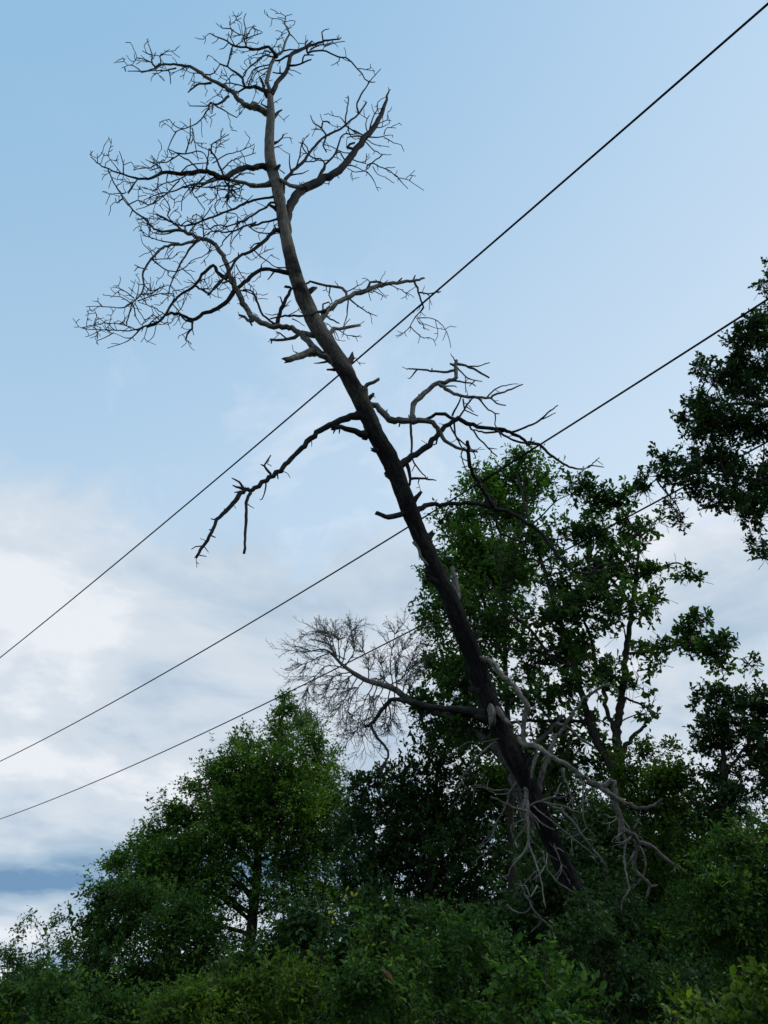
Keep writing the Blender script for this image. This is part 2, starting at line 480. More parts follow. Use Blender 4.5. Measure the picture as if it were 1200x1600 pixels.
def to_ground(P, R, flare=1.35):
    """Extends the first end of a trunk down into the soil."""
    T = P[0] - P[3]; T = T / np.linalg.norm(T)
    if T[2] > -0.5: T = unit(T * np.array([.5, .5, 1]) + np.array([0, 0, -.8]))
    n = max(3, int(P[0][2] / 0.5))
    t = np.linspace(1, 0, n, endpoint=False)
    ext = P[0] + T[None] * (t * (P[0][2] + 0.15) / -T[2])[:, None]
    rr = R[0] * (1 + (flare - 1) * t ** 2)
    return np.vstack([ext, P]), np.r_[rr, R]


def live_tree(name, label, cat, Yc, stems, blobs, mat, leaf, tmpl, seed, group=None, trunk_sides=12, bare=(), **kw):
    rng = np.random.default_rng(seed)
    base = None; lines = []
    geos = []
    for i, st in enumerate(stems):
        P, R = stem3(st, Yc)
        if i == 0:
            P, R = to_ground(P, R); base = P[0].copy(); base[2] = 0
        n = len(P)
        P = P + rng.normal(size=P.shape) * np.minimum(R, 0.08)[:, None] * 0.25
        lines += [P] if i not in bare else []; g = Geo(); g.tube(P, R, trunk_sides if i == 0 else 8, 0.05, lump=0.05); geos.append(g)
    root = empty(name, tuple(base)); tag(root, label, cat, group)
    for i, g in enumerate(geos):
        g.build('trunk' if i == 0 else 'stem', M_BARK, root)
    foliage(root, blobs, Yc, mat, leaf, tmpl, rng, limbs=lines, crown='crown', **kw)
    return root


def shrub(name, label, Yc, blobs, mat, leaf, seed, tmpl=LEAF_OVAL, nstem=6, group='shrubs along the foot of the picture', cat='shrub', **kw):
    rng = np.random.default_rng(seed)
    b0 = np.array([at(b[0], b[1], Yc) for b in blobs]); cx, cy = b0[:, 0].mean(), Yc
    root = empty(name, (cx, cy, 0)); tag(root, label, cat, group)
    kw.setdefault('spread', 0.8)
    foliage(root, blobs, Yc, mat, leaf, tmpl, rng, stem=M_STEM, **kw)
    for i in range(max(nstem, len(blobs))):
        C = b0[i % len(b0)] + rng.normal(size=3) * 0.15; C[2] *= 0.86
        S = np.array([cx + (C[0] - cx) * 0.45 + rng.normal() * 0.12, cy + rng.normal() * 0.25, -0.05])
        M1 = S + (C - S) * 0.5 + np.array([rng.normal() * .1, rng.normal() * .1, 0.1])
        P = catmull([S, M1, C], 6); g = Geo()
        g.tube(P, np.linspace(0.024, 0.007, len(P)), 5, 0.08)
        g.build('stem', M_STEM, root)
    return root


# ------------------------------------------------------------------ living trees
A_BLOBS = [(443, 1092, 9, 10, None, 1.2), (440, 1108, 14, 12, None, 1.1), (462, 1110, 12, 14, None, .9), (470, 1132, 24, 18), (436, 1142, 28, 24), (492, 1165, 34, 32), (375, 1188, 40, 24, None, .8), (435, 1205, 58, 38),
           (505, 1222, 40, 40), (345, 1228, 46, 28, None, .85), (306, 1222, 20, 14, None, .7), (400, 1266, 66, 40), (488, 1280, 54, 42), (300, 1282, 46, 32, None, .85),
           (240, 1302, 30, 20, None, .8), (225, 1325, 26, 24), (345, 1322, 60, 30, None, .85), (450, 1345, 60, 36, None, .8), (255, 1350, 46, 32), (530, 1300, 26, 44, None, .9),
           (310, 1400, 60, 36, None, .8), (365, 1385, 44, 28, -1.4, .75), (340, 1360, 40, 24, -1.6, .7), (440, 1410, 56, 34, None, .75), (510, 1385, 40, 40, None, .9), (470, 1460, 60, 34, None, .7), (350, 1465, 50, 30, None, .55),
           (215, 1385, 40, 34), (395, 1225, 60, 40, 1.5), (455, 1300, 70, 45, 1.5, .7), (345, 1270, 50, 34, -1.6, 1), (395, 1310, 46, 30, -1.6, .8), (290, 1330, 50, 34, -1.5, 1), (270, 1265, 30, 24, 0, 1), (330, 1200, 26, 20, 0, 1), (450, 1240, 50, 40, -1.6, .8), (385, 1155, 24, 18, 0, .9), (240, 1370, 50, 40, -1.2, 1), (195, 1350, 26, 24, 0, .9)]
live_tree('broadleaf_tree', 'green broadleaf tree with a pointed crown left of the leaning dead tree', 'tree', 37.0,
          [[(389, 1500, 17), (394, 1440, 16), (400, 1380, 15), (404, 1330, 13), (416, 1260, 10), (428, 1190, 7), (440, 1120, 3)],
           [(403, 1340, 9), (385, 1290, 6), (360, 1240, 3)], [(408, 1320, 9), (450, 1270, 6), (480, 1210, 3)]],
          A_BLOBS, L_LEFT, 0.165, LEAF_SIMPLE, 11, spread=1.3, dens=0.85, layers=4.2, limb_r=0.09)

B_BLOBS = [(590, 1212, 24, 20, None, .7), (568, 1240, 26, 32, None, .9), (562, 1290, 34, 42), (612, 1262, 40, 40), (655, 1235, 40, 36, None, .9), (615, 1330, 54, 50),
           (690, 1195, 42, 46, None, .8), (700, 1280, 56, 56), (560, 1365, 46, 46), (660, 1390, 66, 46), (745, 1330, 56, 66), (755, 1230, 46, 50), (720, 1150, 40, 34, None, .7),
           (650, 1300, 50, 50, 1.6), (720, 1400, 60, 50, 1.6), (600, 1410, 60, 40), (820, 1320, 60, 70, 1.0), (820, 1410, 70, 50, 1.0), (880, 1250, 46, 46, 1.5, .9), (900, 1330, 60, 60, 1.5, 1.1), (960, 1290, 50, 50, 1.5, .9), (960, 1370, 60, 50, 1.5, 1), (850, 1200, 40, 36, 1.5, .8), (1030, 1330, 50, 50, 1.5, .9)]
live_tree('dark_tree', 'dark dense tree between the pointed green tree and the leaning trunk', 'tree', 27.0,
          [[(668, 1500, 16), (670, 1400, 14), (676, 1300, 10), (684, 1200, 5)], [(672, 1380, 9), (630, 1320, 7), (595, 1250, 3)], [(674, 1350, 8), (720, 1280, 6), (750, 1220, 3)]],
          B_BLOBS, L_DARK, 0.17, LEAF_OBOV, 12, rosette=True, spread=1.2, dens=1.0, layers=3.6, limb_r=0.07)

C_BLOBS = [(898, 770, 30, 24, None, 0.75), (957, 786, 38, 24, None, 1.1), (925, 826, 42, 30, None, 1.05), (992, 824, 34, 26, None, 0.7), (1024, 815, 18, 16, None, 0.5), (938, 880, 42, 34, None, 1.1), (990, 888, 34, 30, None, 1), (1083, 900, 20, 12, None, 0.9), (1045, 884, 14, 10, None, 0.5), (1012, 938, 24, 20, None, 0.6), (920, 935, 46, 34, None, 1), (873, 965, 42, 34, None, 0.7), (964, 960, 36, 32, None, 1), (836, 1035, 46, 38, None, 0.75), (901, 1007, 38, 34, None, 0.95), (938, 1045, 36, 34, None, 0.8), (827, 1090, 46, 38, None, 0.75), (901, 1075, 40, 32, None, 0.65), (990, 1070, 24, 22, None, 0.55), (1005, 1105, 16, 14, None, 0.5), (1005, 1012, 18, 20, None, 0.6), (1040, 1002, 26, 15, None, 0.8), (1088, 993, 30, 22, None, 1.25), (1133, 1010, 28, 20, None, 1.3), (1124, 1040, 24, 13, None, 0.9), (1165, 1035, 13, 10, None, 0.8), (1094, 972, 18, 11), (1027, 1036, 12, 7, None, 0.8), (650, 1105, 40, 32, 1.5, 0.7), (700, 1118, 46, 38, 1.5, 0.7), (760, 1145, 50, 40, 1.5, 0.8), (860, 1140, 42, 34, None, 0.7), (925, 1125, 30, 24, None, 0.6), (870, 850, 34, 34, None, 0.5), (850, 910, 40, 34, None, 0.6), (820, 840, 36, 36, None, 0.55), (860, 1200, 50, 36, 0.5, 0.8), (920, 1190, 40, 30, None, 0.8), (720, 942, 36, 36, 1, 0.5), (780, 975, 40, 36, 1, 0.6), (795, 882, 40, 32, 1, 0.5), (740, 1040, 46, 38, 1, 0.6)]
C2_BLOBS = [(812, 717, 34, 22, None, 0.75), (757, 750, 38, 30, None, 1.3), (832, 762, 40, 32, None, 0.7), (790, 797, 48, 36, None, 1.3), (715, 812, 30, 36, None, 1.2), (733, 862, 48, 36, None, 1.3), (666, 908, 22, 26, None, 0.8), (692, 882, 28, 26, None, 0.8), (795, 882, 48, 36, None, 0.8), (670, 968, 26, 32, None, 0.8), (720, 942, 42, 42, None, 1.2), (780, 975, 44, 40, None, 0.8), (740, 1040, 50, 42, None, 0.85), (690, 1030, 42, 36, None, 0.7), (765, 905, 50, 50, None, 1), (790, 1210, 46, 40, None)]
live_tree('light_green_tree', 'lighter green tree with slender stems just right of the middle of the leaning trunk', 'tree', 25.0,
          [[(800, 1420, 13), (798, 1300, 12), (795, 1180, 10), (790, 1060, 8), (788, 960, 6.5), (798, 860, 5), (818, 780, 3.5), (815, 715, 1.5)],
           [(790, 1040, 6), (760, 950, 5), (735, 870, 4), (715, 800, 2)], [(790, 980, 5), (780, 880, 4), (762, 800, 3), (757, 740, 1.5)], [(800, 850, 3), (830, 800, 2.5), (840, 745, 1.2)], [(792, 1080, 5), (740, 1010, 4), (690, 950, 2)]],
          C2_BLOBS, L_LEFT, 0.175, LEAF_OVAL, 16, spread=1.0, dens=0.95, layers=3.4, limb_r=0.04, vmul=.68)
live_tree('oak_tree', 'tall open-crowned oak with a forked trunk behind the leaning dead tree', 'tree', 22.0,
          [[(962, 1420, 30), (964, 1330, 27), (966, 1260, 24), (966, 1210, 21), (966, 1170, 15), (963, 1147, 13), (967, 1120, 12), (972, 1080, 11), (977, 1030, 10), (984, 980, 8), (993, 910, 6), (1000, 840, 3)],
           [(962, 1205, 15), (937, 1167, 13), (922, 1130, 11.5), (914, 1100, 11), (902, 1060, 10), (887, 1010, 9), (868, 950, 7.5), (850, 890, 6), (828, 820, 4.5), (808, 740, 2.5)],
           [(964, 1150, 8), (947, 1107, 7.5), (944, 1075, 7), (932, 1040, 6), (924, 1000, 5), (908, 940, 4), (925, 860, 2)],
           [(970, 1178, 9), (986, 1155, 7), (1010, 1133, 4.5)],
           [(898, 1062, 6), (862, 1030, 5), (830, 985, 4.5), (796, 955, 4), (760, 900, 2.5)],
           [(976, 1022, 5), (1010, 1018, 4.5), (1045, 1010, 4), (1085, 1008, 3), (1140, 1022, 1.5)],
           [(918, 1128, 6), (880, 1127, 5.5), (835, 1126, 5), (790, 1130, 3)],
           [(896, 1045, 5), (850, 1020, 4), (800, 1015, 3.5), (740, 1000, 2)],
           [(994, 905, 4), (1025, 890, 3), (1060, 880, 2.5), (1090, 900, 1.2)],
           [(975, 1090, 4), (1000, 1100, 3), (1022, 1112, 1.5)]],
          C_BLOBS, L_OAK, 0.21, LEAF_OBOV, 13, rosette=True, bare=(3,), spread=1.0, dens=0.92, layers=4.2, clump=0.6, limb_r=0.05)

D_BLOBS = [(1192, 450, 10, 9, None, .7), (1204, 436, 10, 12), (1181, 502, 16, 18), (1158, 528, 18, 22), (1188, 540, 24, 26), (1101, 578, 16, 12, None, .9), (1115, 592, 16, 13),
           (1082, 628, 14, 14, None, .9), (1075, 654, 12, 12, None, .9), (1112, 636, 28, 24), (1144, 578, 26, 22), (1160, 610, 32, 28), (1190, 585, 26, 26), (1088, 682, 13, 14, None, .9),
           (1122, 672, 30, 26), (1160, 658, 34, 28), (1190, 672, 30, 28), (1036, 724, 18, 13, None, .9), (1007, 747, 13, 12, None, .9), (1056, 745, 26, 17), (1095, 724, 28, 20), (1128, 714, 30, 22),
           (1007, 768, 11, 10, None, .8), (1049, 792, 14, 14, None, .7), (1064, 812, 12, 10, None, .7), (1100, 765, 26, 16, None, .75), (1147, 752, 30, 22), (1188, 750, 26, 24),
           (1158, 795, 26, 18, None, .9), (1188, 800, 22, 18), (1178, 846, 16, 9, None, .8), (1196, 872, 12, 9, None, .8), (1130, 775, 26, 16, None, .8),
           (1262, 430, 44, 40, None, .5), (1260, 520, 60, 60, None, .6), (1250, 620, 60, 60, None, .6), (1250, 720, 60, 60, None, .6), (1330, 480, 70, 80, None, .15), (1340, 620, 80, 80, None, .15), (1330, 740, 80, 70, None, .15), (1420, 560, 80, 90, None, .15), (1240, 800, 40, 40, None, .6), (1420, 700, 80, 80, None, .15), (1350, 380, 80, 60, None, .15)]
live_tree('overhanging_oak', 'dark oak crown reaching in from the right edge of the picture', 'tree', 15.0,
          [[(1480, 1560, 60), (1470, 1300, 50), (1450, 1050, 42), (1420, 850, 34), (1390, 700, 24), (1350, 560, 14), (1300, 450, 6)],
           [(1415, 840, 16), (1330, 790, 12), (1240, 765, 8), (1160, 745, 5), (1090, 740, 3), (1030, 745, 1.5)],
           [(1392, 700, 14), (1310, 660, 10), (1230, 640, 7), (1160, 630, 5), (1100, 640, 2)],
           [(1360, 590, 10), (1290, 550, 8), (1220, 530, 5), (1165, 520, 2)]],
          D_BLOBS, L_DARK, 0.155, LEAF_LOBED, 14, rosette=True, spread=0.6, dens=1.35, layers=3.6, clump=0.6, limb_r=0.03)

E_BLOBS = [(1087, 1086, 18, 14, None, .8), (1119, 1094, 24, 20), (1160, 1090, 26, 18, None, .9), (1188, 1102, 20, 22), (1105, 1122, 24, 22), (1136, 1128, 26, 24), (1172, 1134, 28, 24), (1102, 1152, 26, 18, None, .7),
           (1128, 1165, 28, 24), (1168, 1170, 26, 26, None, .6), (1196, 1166, 22, 26, None, .7), (1150, 1205, 26, 24, None, .55), (1186, 1215, 28, 28, None, .5), (1165, 1250, 36, 26, None, .7), (1115, 1210, 24, 26), (1230, 1120, 40, 50), (1230, 1210, 40, 50),
           (1110, 1260, 36, 30)]
live_tree('slim_tree', 'slim dark tree with a thin trunk at the right edge below the overhanging oak', 'tree', 19.0,
          [[(1133, 1400, 10), (1132, 1300, 9), (1131, 1220, 8), (1130, 1150, 6), (1140, 1095, 3)], [(1131, 1210, 5), (1170, 1160, 3.5), (1190, 1110, 2)]],
          E_BLOBS, L_DARK, 0.14, LEAF_OBOV, 15, rosette=True, spread=0.7, dens=1.0, layers=3.6, limb_r=0.03)

# ------------------------------------------------------------------ shrubs
shrub('tall_shrub', 'rounded mid-green bush at the foot of the pointed tree', 24.0,
      [(165, 1395, 36, 22, None, .8), (145, 1440, 30, 34, None, .9), (215, 1400, 46, 30), (190, 1450, 60, 40), (265, 1440, 50, 44), (310, 1460, 46, 40), (150, 1500, 50, 40), (240, 1510, 70, 44), (320, 1520, 60, 34),
       (190, 1580, 80, 40), (290, 1590, 80, 40)], L_BUSH, 0.12, 21, dens=1.15, layers=2.8)
shrub('wispy_shrub', 'thin wispy shrub against the sky at the lower left corner', 20.0,
      [(26, 1452, 14, 18, None, .35), (48, 1440, 12, 20, None, .3), (84, 1448, 14, 20, None, .4), (98, 1430, 10, 14, None, .3), (65, 1480, 26, 22, None, .4), (108, 1482, 18, 22, None, .6), (20, 1500, 26, 22, None, .6), (60, 1520, 36, 20, None, .5), (100, 1525, 30, 20, None, .6),
       (12, 1485, 20, 20, None, .7)], L_BUSH, 0.07, 22, dens=0.8, layers=2.2, per=7, clump=.5)
shrub('low_shrub', 'low dark bush at the very left of the bottom edge', 12.0,
      [(20, 1550, 50, 30), (80, 1560, 50, 30), (140, 1565, 50, 34), (30, 1600, 60, 36), (110, 1610, 60, 36), (190, 1580, 46, 34), (100, 1680, 110, 50, None, .5)], L_BUSH, 0.075, 23, dens=0.9)
shrub('leafy_shrub', 'yellow-green twiggy bush right of the low dark bush by the bottom edge', 9.5,
      [(300, 1560, 50, 36), (370, 1550, 44, 34), (420, 1530, 34, 34, None, .8), (440, 1500, 16, 20, None, .5), (500, 1500, 14, 18, None, .5), (470, 1545, 40, 34), (330, 1600, 70, 36), (430, 1600, 70, 36), (250, 1590, 50, 36), (380, 1690, 120, 50, None, .5)],
      L_LIME, 0.06, 24, dens=0.95, wid=.48, vmul=.85)
sh = shrub('arching_shrub', 'green shrub with arching sprays and a few yellow leaves in the middle foreground', 8.5,
           [(560, 1425, 26, 12, None, .7), (590, 1445, 30, 16, None, .8), (560, 1470, 30, 20, None, .6), (610, 1475, 34, 26), (640, 1510, 44, 30), (590, 1530, 46, 30), (550, 1560, 44, 36), (620, 1570, 50, 36), (580, 1610, 70, 34), (590, 1690, 90, 50, None, .5)],
           L_BUSH, 0.062, 25, dens=0.9, wid=.5, droop=.35)
shrub('spreading_shrub', 'dull blue-green bush just left of the foot of the leaning trunk', 10.0,
      [(700, 1440, 40, 24, None, .8), (740, 1475, 46, 30), (690, 1490, 40, 34), (770, 1500, 46, 34), (710, 1540, 50, 38), (780, 1550, 50, 40), (660, 1480, 30, 30, None, .8), (730, 1600, 90, 40), (740, 1700, 110, 50, None, .5)],
      L_BUSH, 0.06, 26, dens=0.9, vmul=0.75)
shrub('broad_leaved_shrub', 'bush with broader leaves below the hanging dead twigs', 7.5,
      [(845, 1490, 28, 22, None, .8), (860, 1530, 34, 30), (820, 1550, 34, 34), (880, 1575, 44, 34), (830, 1605, 60, 36), (800, 1520, 24, 24, None, .7), (850, 1690, 80, 50, None, .5)],
      L_BUSH, 0.072, 27, dens=0.9)
shrub('shaded_shrub', 'dark shaded undergrowth bush right of the foot of the leaning trunk', 10.5,
      [(900, 1405, 18, 18, None, .5), (925, 1415, 20, 18, None, .5), (905, 1428, 18, 16, None, .8), (930, 1445, 22, 18, None, .9), (915, 1462, 30, 22), (880, 1470, 28, 20, None, .9), (945, 1475, 28, 24), (950, 1500, 40, 24, None, .8), (990, 1520, 44, 34), (930, 1550, 46, 36), (1000, 1570, 50, 36), (940, 1600, 66, 36), (900, 1505, 26, 18, None, .6), (1050, 1540, 44, 40), (960, 1700, 100, 50, None, .5)],
      L_DARK, 0.06, 28, dens=0.9)
shrub('corner_shrub', 'bright green leafy bush in the bottom right corner', 6.5,
      [(1050, 1590, 30, 16, None, .8), (1100, 1575, 34, 24), (1150, 1560, 34, 30), (1185, 1535, 26, 30), (1120, 1610, 60, 24), (1200, 1590, 40, 34), (1140, 1690, 90, 50, None, .5)],
      L_LIME, 0.06, 29, dens=0.9, vmul=.9)
shrub('large_shrub', 'large green bush at the right edge beside the broken grey limbs', 12.0,
      [(1150, 1320, 46, 36), (1195, 1310, 36, 46), (1110, 1380, 46, 40), (1170, 1385, 50, 46), (1075, 1430, 40, 34, None, .9), (1130, 1450, 54, 44), (1195, 1450, 44, 54), (1080, 1490, 46, 40), (1150, 1520, 60, 44),
       (1240, 1400, 50, 80), (1100, 1540, 60, 40), (1150, 1620, 90, 50, None, .5)], L_BUSH, 0.07, 30, dens=0.85)
shrub('back_shrub', 'sunlit yellow-green bush behind the oak trunk on the right', 20.0,
      [(1000, 1168, 20, 18, None, .8), (985, 1205, 30, 28), (1025, 1215, 34, 26), (1060, 1210, 30, 22, None, .8), (1040, 1165, 22, 12, None, .35), (1000, 1260, 44, 34), (1060, 1265, 44, 36), (1110, 1290, 40, 34), (1020, 1320, 50, 40), (1080, 1340, 50, 44), (1010, 1390, 60, 44)],
      L_LIME, 0.11, 31, dens=1.15, vmul=.66)
shrub('thicket_shrub', 'dark thicket bush behind the foot of the leaning trunk', 17.0,
      [(860, 1400, 50, 40), (800, 1440, 50, 34), (900, 1450, 60, 40), (980, 1440, 50, 36), (930, 1370, 44, 44, 1), (850, 1330, 50, 50, 2), (940, 1300, 44, 50, 2), (820, 1490, 60, 36), (930, 1500, 70, 40), (1030, 1460, 44, 40)],
      L_DARK, 0.12, 32, dens=1.7)
shrub('hedge_shrub', 'dark green undergrowth bush below the dark tree left of centre', 17.0,
      [(500, 1450, 50, 34, None, .8), (570, 1440, 46, 34), (640, 1440, 50, 30), (440, 1480, 40, 30, None, .7), (520, 1500, 60, 34), (610, 1490, 60, 34), (690, 1500, 60, 40), (380, 1510, 46, 24, None, .6), (540, 1560, 90, 40)],
      L_DARK, 0.12, 33, dens=1.8)

shrub('far_bush', 'far dark bush showing under the pointed tree at the left', 31.0,
      [(60, 1545, 80, 22), (180, 1545, 80, 26), (290, 1540, 70, 30), (400, 1535, 60, 30), (120, 1580, 120, 20), (320, 1580, 120, 24)], L_DARK, 0.24, 41, tmpl=LEAF_SIMPLE, dens=1.7, group='far bushes closing the view')
shrub('far_bush', 'far dark bush showing under the dark tree in the middle', 31.5,
      [(500, 1520, 60, 40), (590, 1510, 60, 40), (690, 1500, 60, 50), (560, 1575, 110, 28), (720, 1560, 90, 36)], L_DARK, 0.24, 42, tmpl=LEAF_SIMPLE, dens=1.7, group='far bushes closing the view')
shrub('far_bush', 'far dark bush showing low behind the oak trunk and the right bushes', 32.0,
      [(810, 1480, 60, 60), (900, 1440, 60, 70), (1000, 1420, 60, 70), (1090, 1420, 60, 80), (1180, 1400, 60, 90), (850, 1560, 90, 40), (1000, 1540, 100, 50), (1150, 1530, 100, 60)], L_DARK, 0.24, 43, tmpl=LEAF_SIMPLE, dens=1.7, group='far bushes closing the view')

# a few yellow leaves and one curled brown leaf on the arching shrub
rs = np.random.default_rng(5)
Ly = Leaves()
c = np.array([at(x + rs.normal() * 3, y + rs.normal() * 3, 8.0) for x, y in [(547, 1388), (549, 1391), (516, 1433), (518, 1425), (521, 1418), (540, 1400), (526, 1436), (669, 1456), (560, 1398)]])
n = len(c)
Ly.add(c, rs.normal(size=(n, 3)) + [0, 0, -.5], rs.normal(size=(n, 3)) + [0, -1.2, .4], np.full(n, .055), np.full(n, .03), rs.random(n))
Ly.build('yellow_leaf', L_YEL, sh, LEAF_OVAL)
gs = Geo()
gs.tube(catmull([at(600, 1470, 8.2), at(572, 1425, 8.1), at(548, 1392, 8.0)], 6), np.linspace(.006, .002, 13), 4)
gs.tube(catmull([at(575, 1450, 8.2), at(545, 1438, 8.1), at(516, 1430, 8.0)], 6), np.linspace(.006, .002, 13), 4)
gs.build('sprig', M_STEM, sh)
Lb = Leaves()
Lb.add(np.array([at(598, 1515, 7.6), at(601, 1518, 7.6)]), np.array([[.75, 0, -.6], [.6, .2, -.7]]), np.array([[.4, -1, .5], [-.5, -.8, .3]]), np.array([.13, .1]), np.array([.04, .03]), np.array([.5, .9]))
Lb.build('dry_leaf', L_BROWN, sh, LEAF_OVAL)
# ------------------------------------------------------------------ the leaning dead tree
REG = {'R1': (100, 0, 4.0), 'R2': (380, 0, 4.0), 'R3': (100, 280, 4.0), 'R4': (380, 280, 3.5294), 'R5': (280, 540, 3.5294),
       'R6': (560, 540, 3.0), 'R7': (430, 920, 3.0), 'R8': (700, 1000, 3.0), 'P': (0, 0, 1.0)}


def trace(reg, text):
    ox, oy, s = REG[reg]
    out = []
    for tok in text.split():
        a = tok.split(':')
        r = (ox, oy, s)
        if len(a) == 2: r = REG[a[0]]; tok = a[1]
        x, y = tok.split(',')
        out.append((r[0] + float(x) / r[2], r[1] + float(y) / r[2]))
    return np.array(out)


TRUNK = np.array([(930, 1478, 33), (917, 1450, 32), (905, 1415, 31), (887, 1367, 30), (870, 1330, 29), (853, 1292, 28.5), (838, 1255, 28), (824, 1225, 28), (812, 1200, 28.5), (798, 1172, 29), (787, 1150, 30), (776, 1126, 32), (766, 1103, 30),
                  (755, 1072, 29), (737, 1020, 28), (716, 970, 28), (705, 940, 27), (688, 905, 26.5), (673, 873, 26), (658, 840, 26), (644, 807, 26), (632, 775, 26),
                  (619, 742, 26), (607, 715, 26), (590, 684, 26), (577, 655, 25), (563, 625, 25), (547, 594, 26), (531, 566, 27), (508, 530, 25), (493, 505, 24), (474, 464, 22.5),
                  (457, 415, 20), (446, 366, 19), (440, 330, 18), (434, 297, 17.5), (428, 277, 17), (422, 250, 15.5), (421, 220, 15), (423, 185, 13.5), (422, 150, 9.5)], float)
YB, YT = 13.0, 10.6
_s = np.r_[0, np.cumsum(np.hypot(*np.diff(TRUNK[:, :2], axis=0).T))]; _s /= _s[-1]
TR = catmull(np.c_[TRUNK, YB + (YT - YB) * _s], 4)
drng = np.random.default_rng(99)
P = at(TR[:, 0], TR[:, 1], TR[:, 3]); R = TR[:, 2] * mpp(TR[:, 0], TR[:, 1], TR[:, 3]) / 2
P, R = to_ground(P, R, 1.45)
base = P[0].copy(); base[2] = 0
DEAD = empty('dead_tree', tuple(base))
tag(DEAD, 'tall bare dead tree leaning left across the power lines', 'dead tree')
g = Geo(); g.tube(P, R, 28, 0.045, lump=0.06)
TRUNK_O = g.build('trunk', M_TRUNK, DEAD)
for fx, sd, ln_, kr in [(.22, -1, .16, .3), (.30, 1, .22, .34), (.38, -1, .12, .4), (.44, 1, .14, .42), (.53, -1, .2, .3), (.60, 1, .12, .36), (.66, -1, .16, .34), (.72, 1, .13, .4), (.79, -1, .13, .4), (.86, 1, .16, .34), (.92, -1, .12, .4), (.34, 1, .1, .5), (.49, -1, .1, .5)]:
    i_ = int(fx * (len(P) - 2)); t_ = unit(P[i_ + 1] - P[i_]); o_ = unit(np.cross(t_, np.array([0, 1.0, 0])) * sd + np.array([0, -.6, 0]) * drng.uniform(-.3, 1.2) + t_ * .5)
    g = Geo(); q_ = P[i_] + o_ * np.linspace(.5 * R[i_], R[i_] + ln_, 5)[:, None]
    g.tube(q_, R[i_] * kr * np.array([1.5, 1.3, .95, .8, .6]), 8, .1, cut=True); g.build('knot', M_DARKWOOD, TRUNK_O)
# burl and torn wood at the kink of the trunk
g = Geo()
for x, y, dx, dy, wd in [(766, 1100, 6, 34, 12), (776, 1104, 14, 26, 9), (770, 1112, -4, 24, 8), (786, 1120, 14, 18, 6)]:
    pp = np.array([at(x, y, 12.12), at(x + dx * .5, y + dy * .5, 12.06), at(x + dx, y + dy, 12.16)])
    g.tube(catmull(pp, 4), np.array([.3, .8, 1, 1.05, 1, .9, .7, .5, .2]) * wd * .012 / 2, 7, 0.12, lump=.1)
g.build('burl', M_GREYWOOD, TRUNK_O)

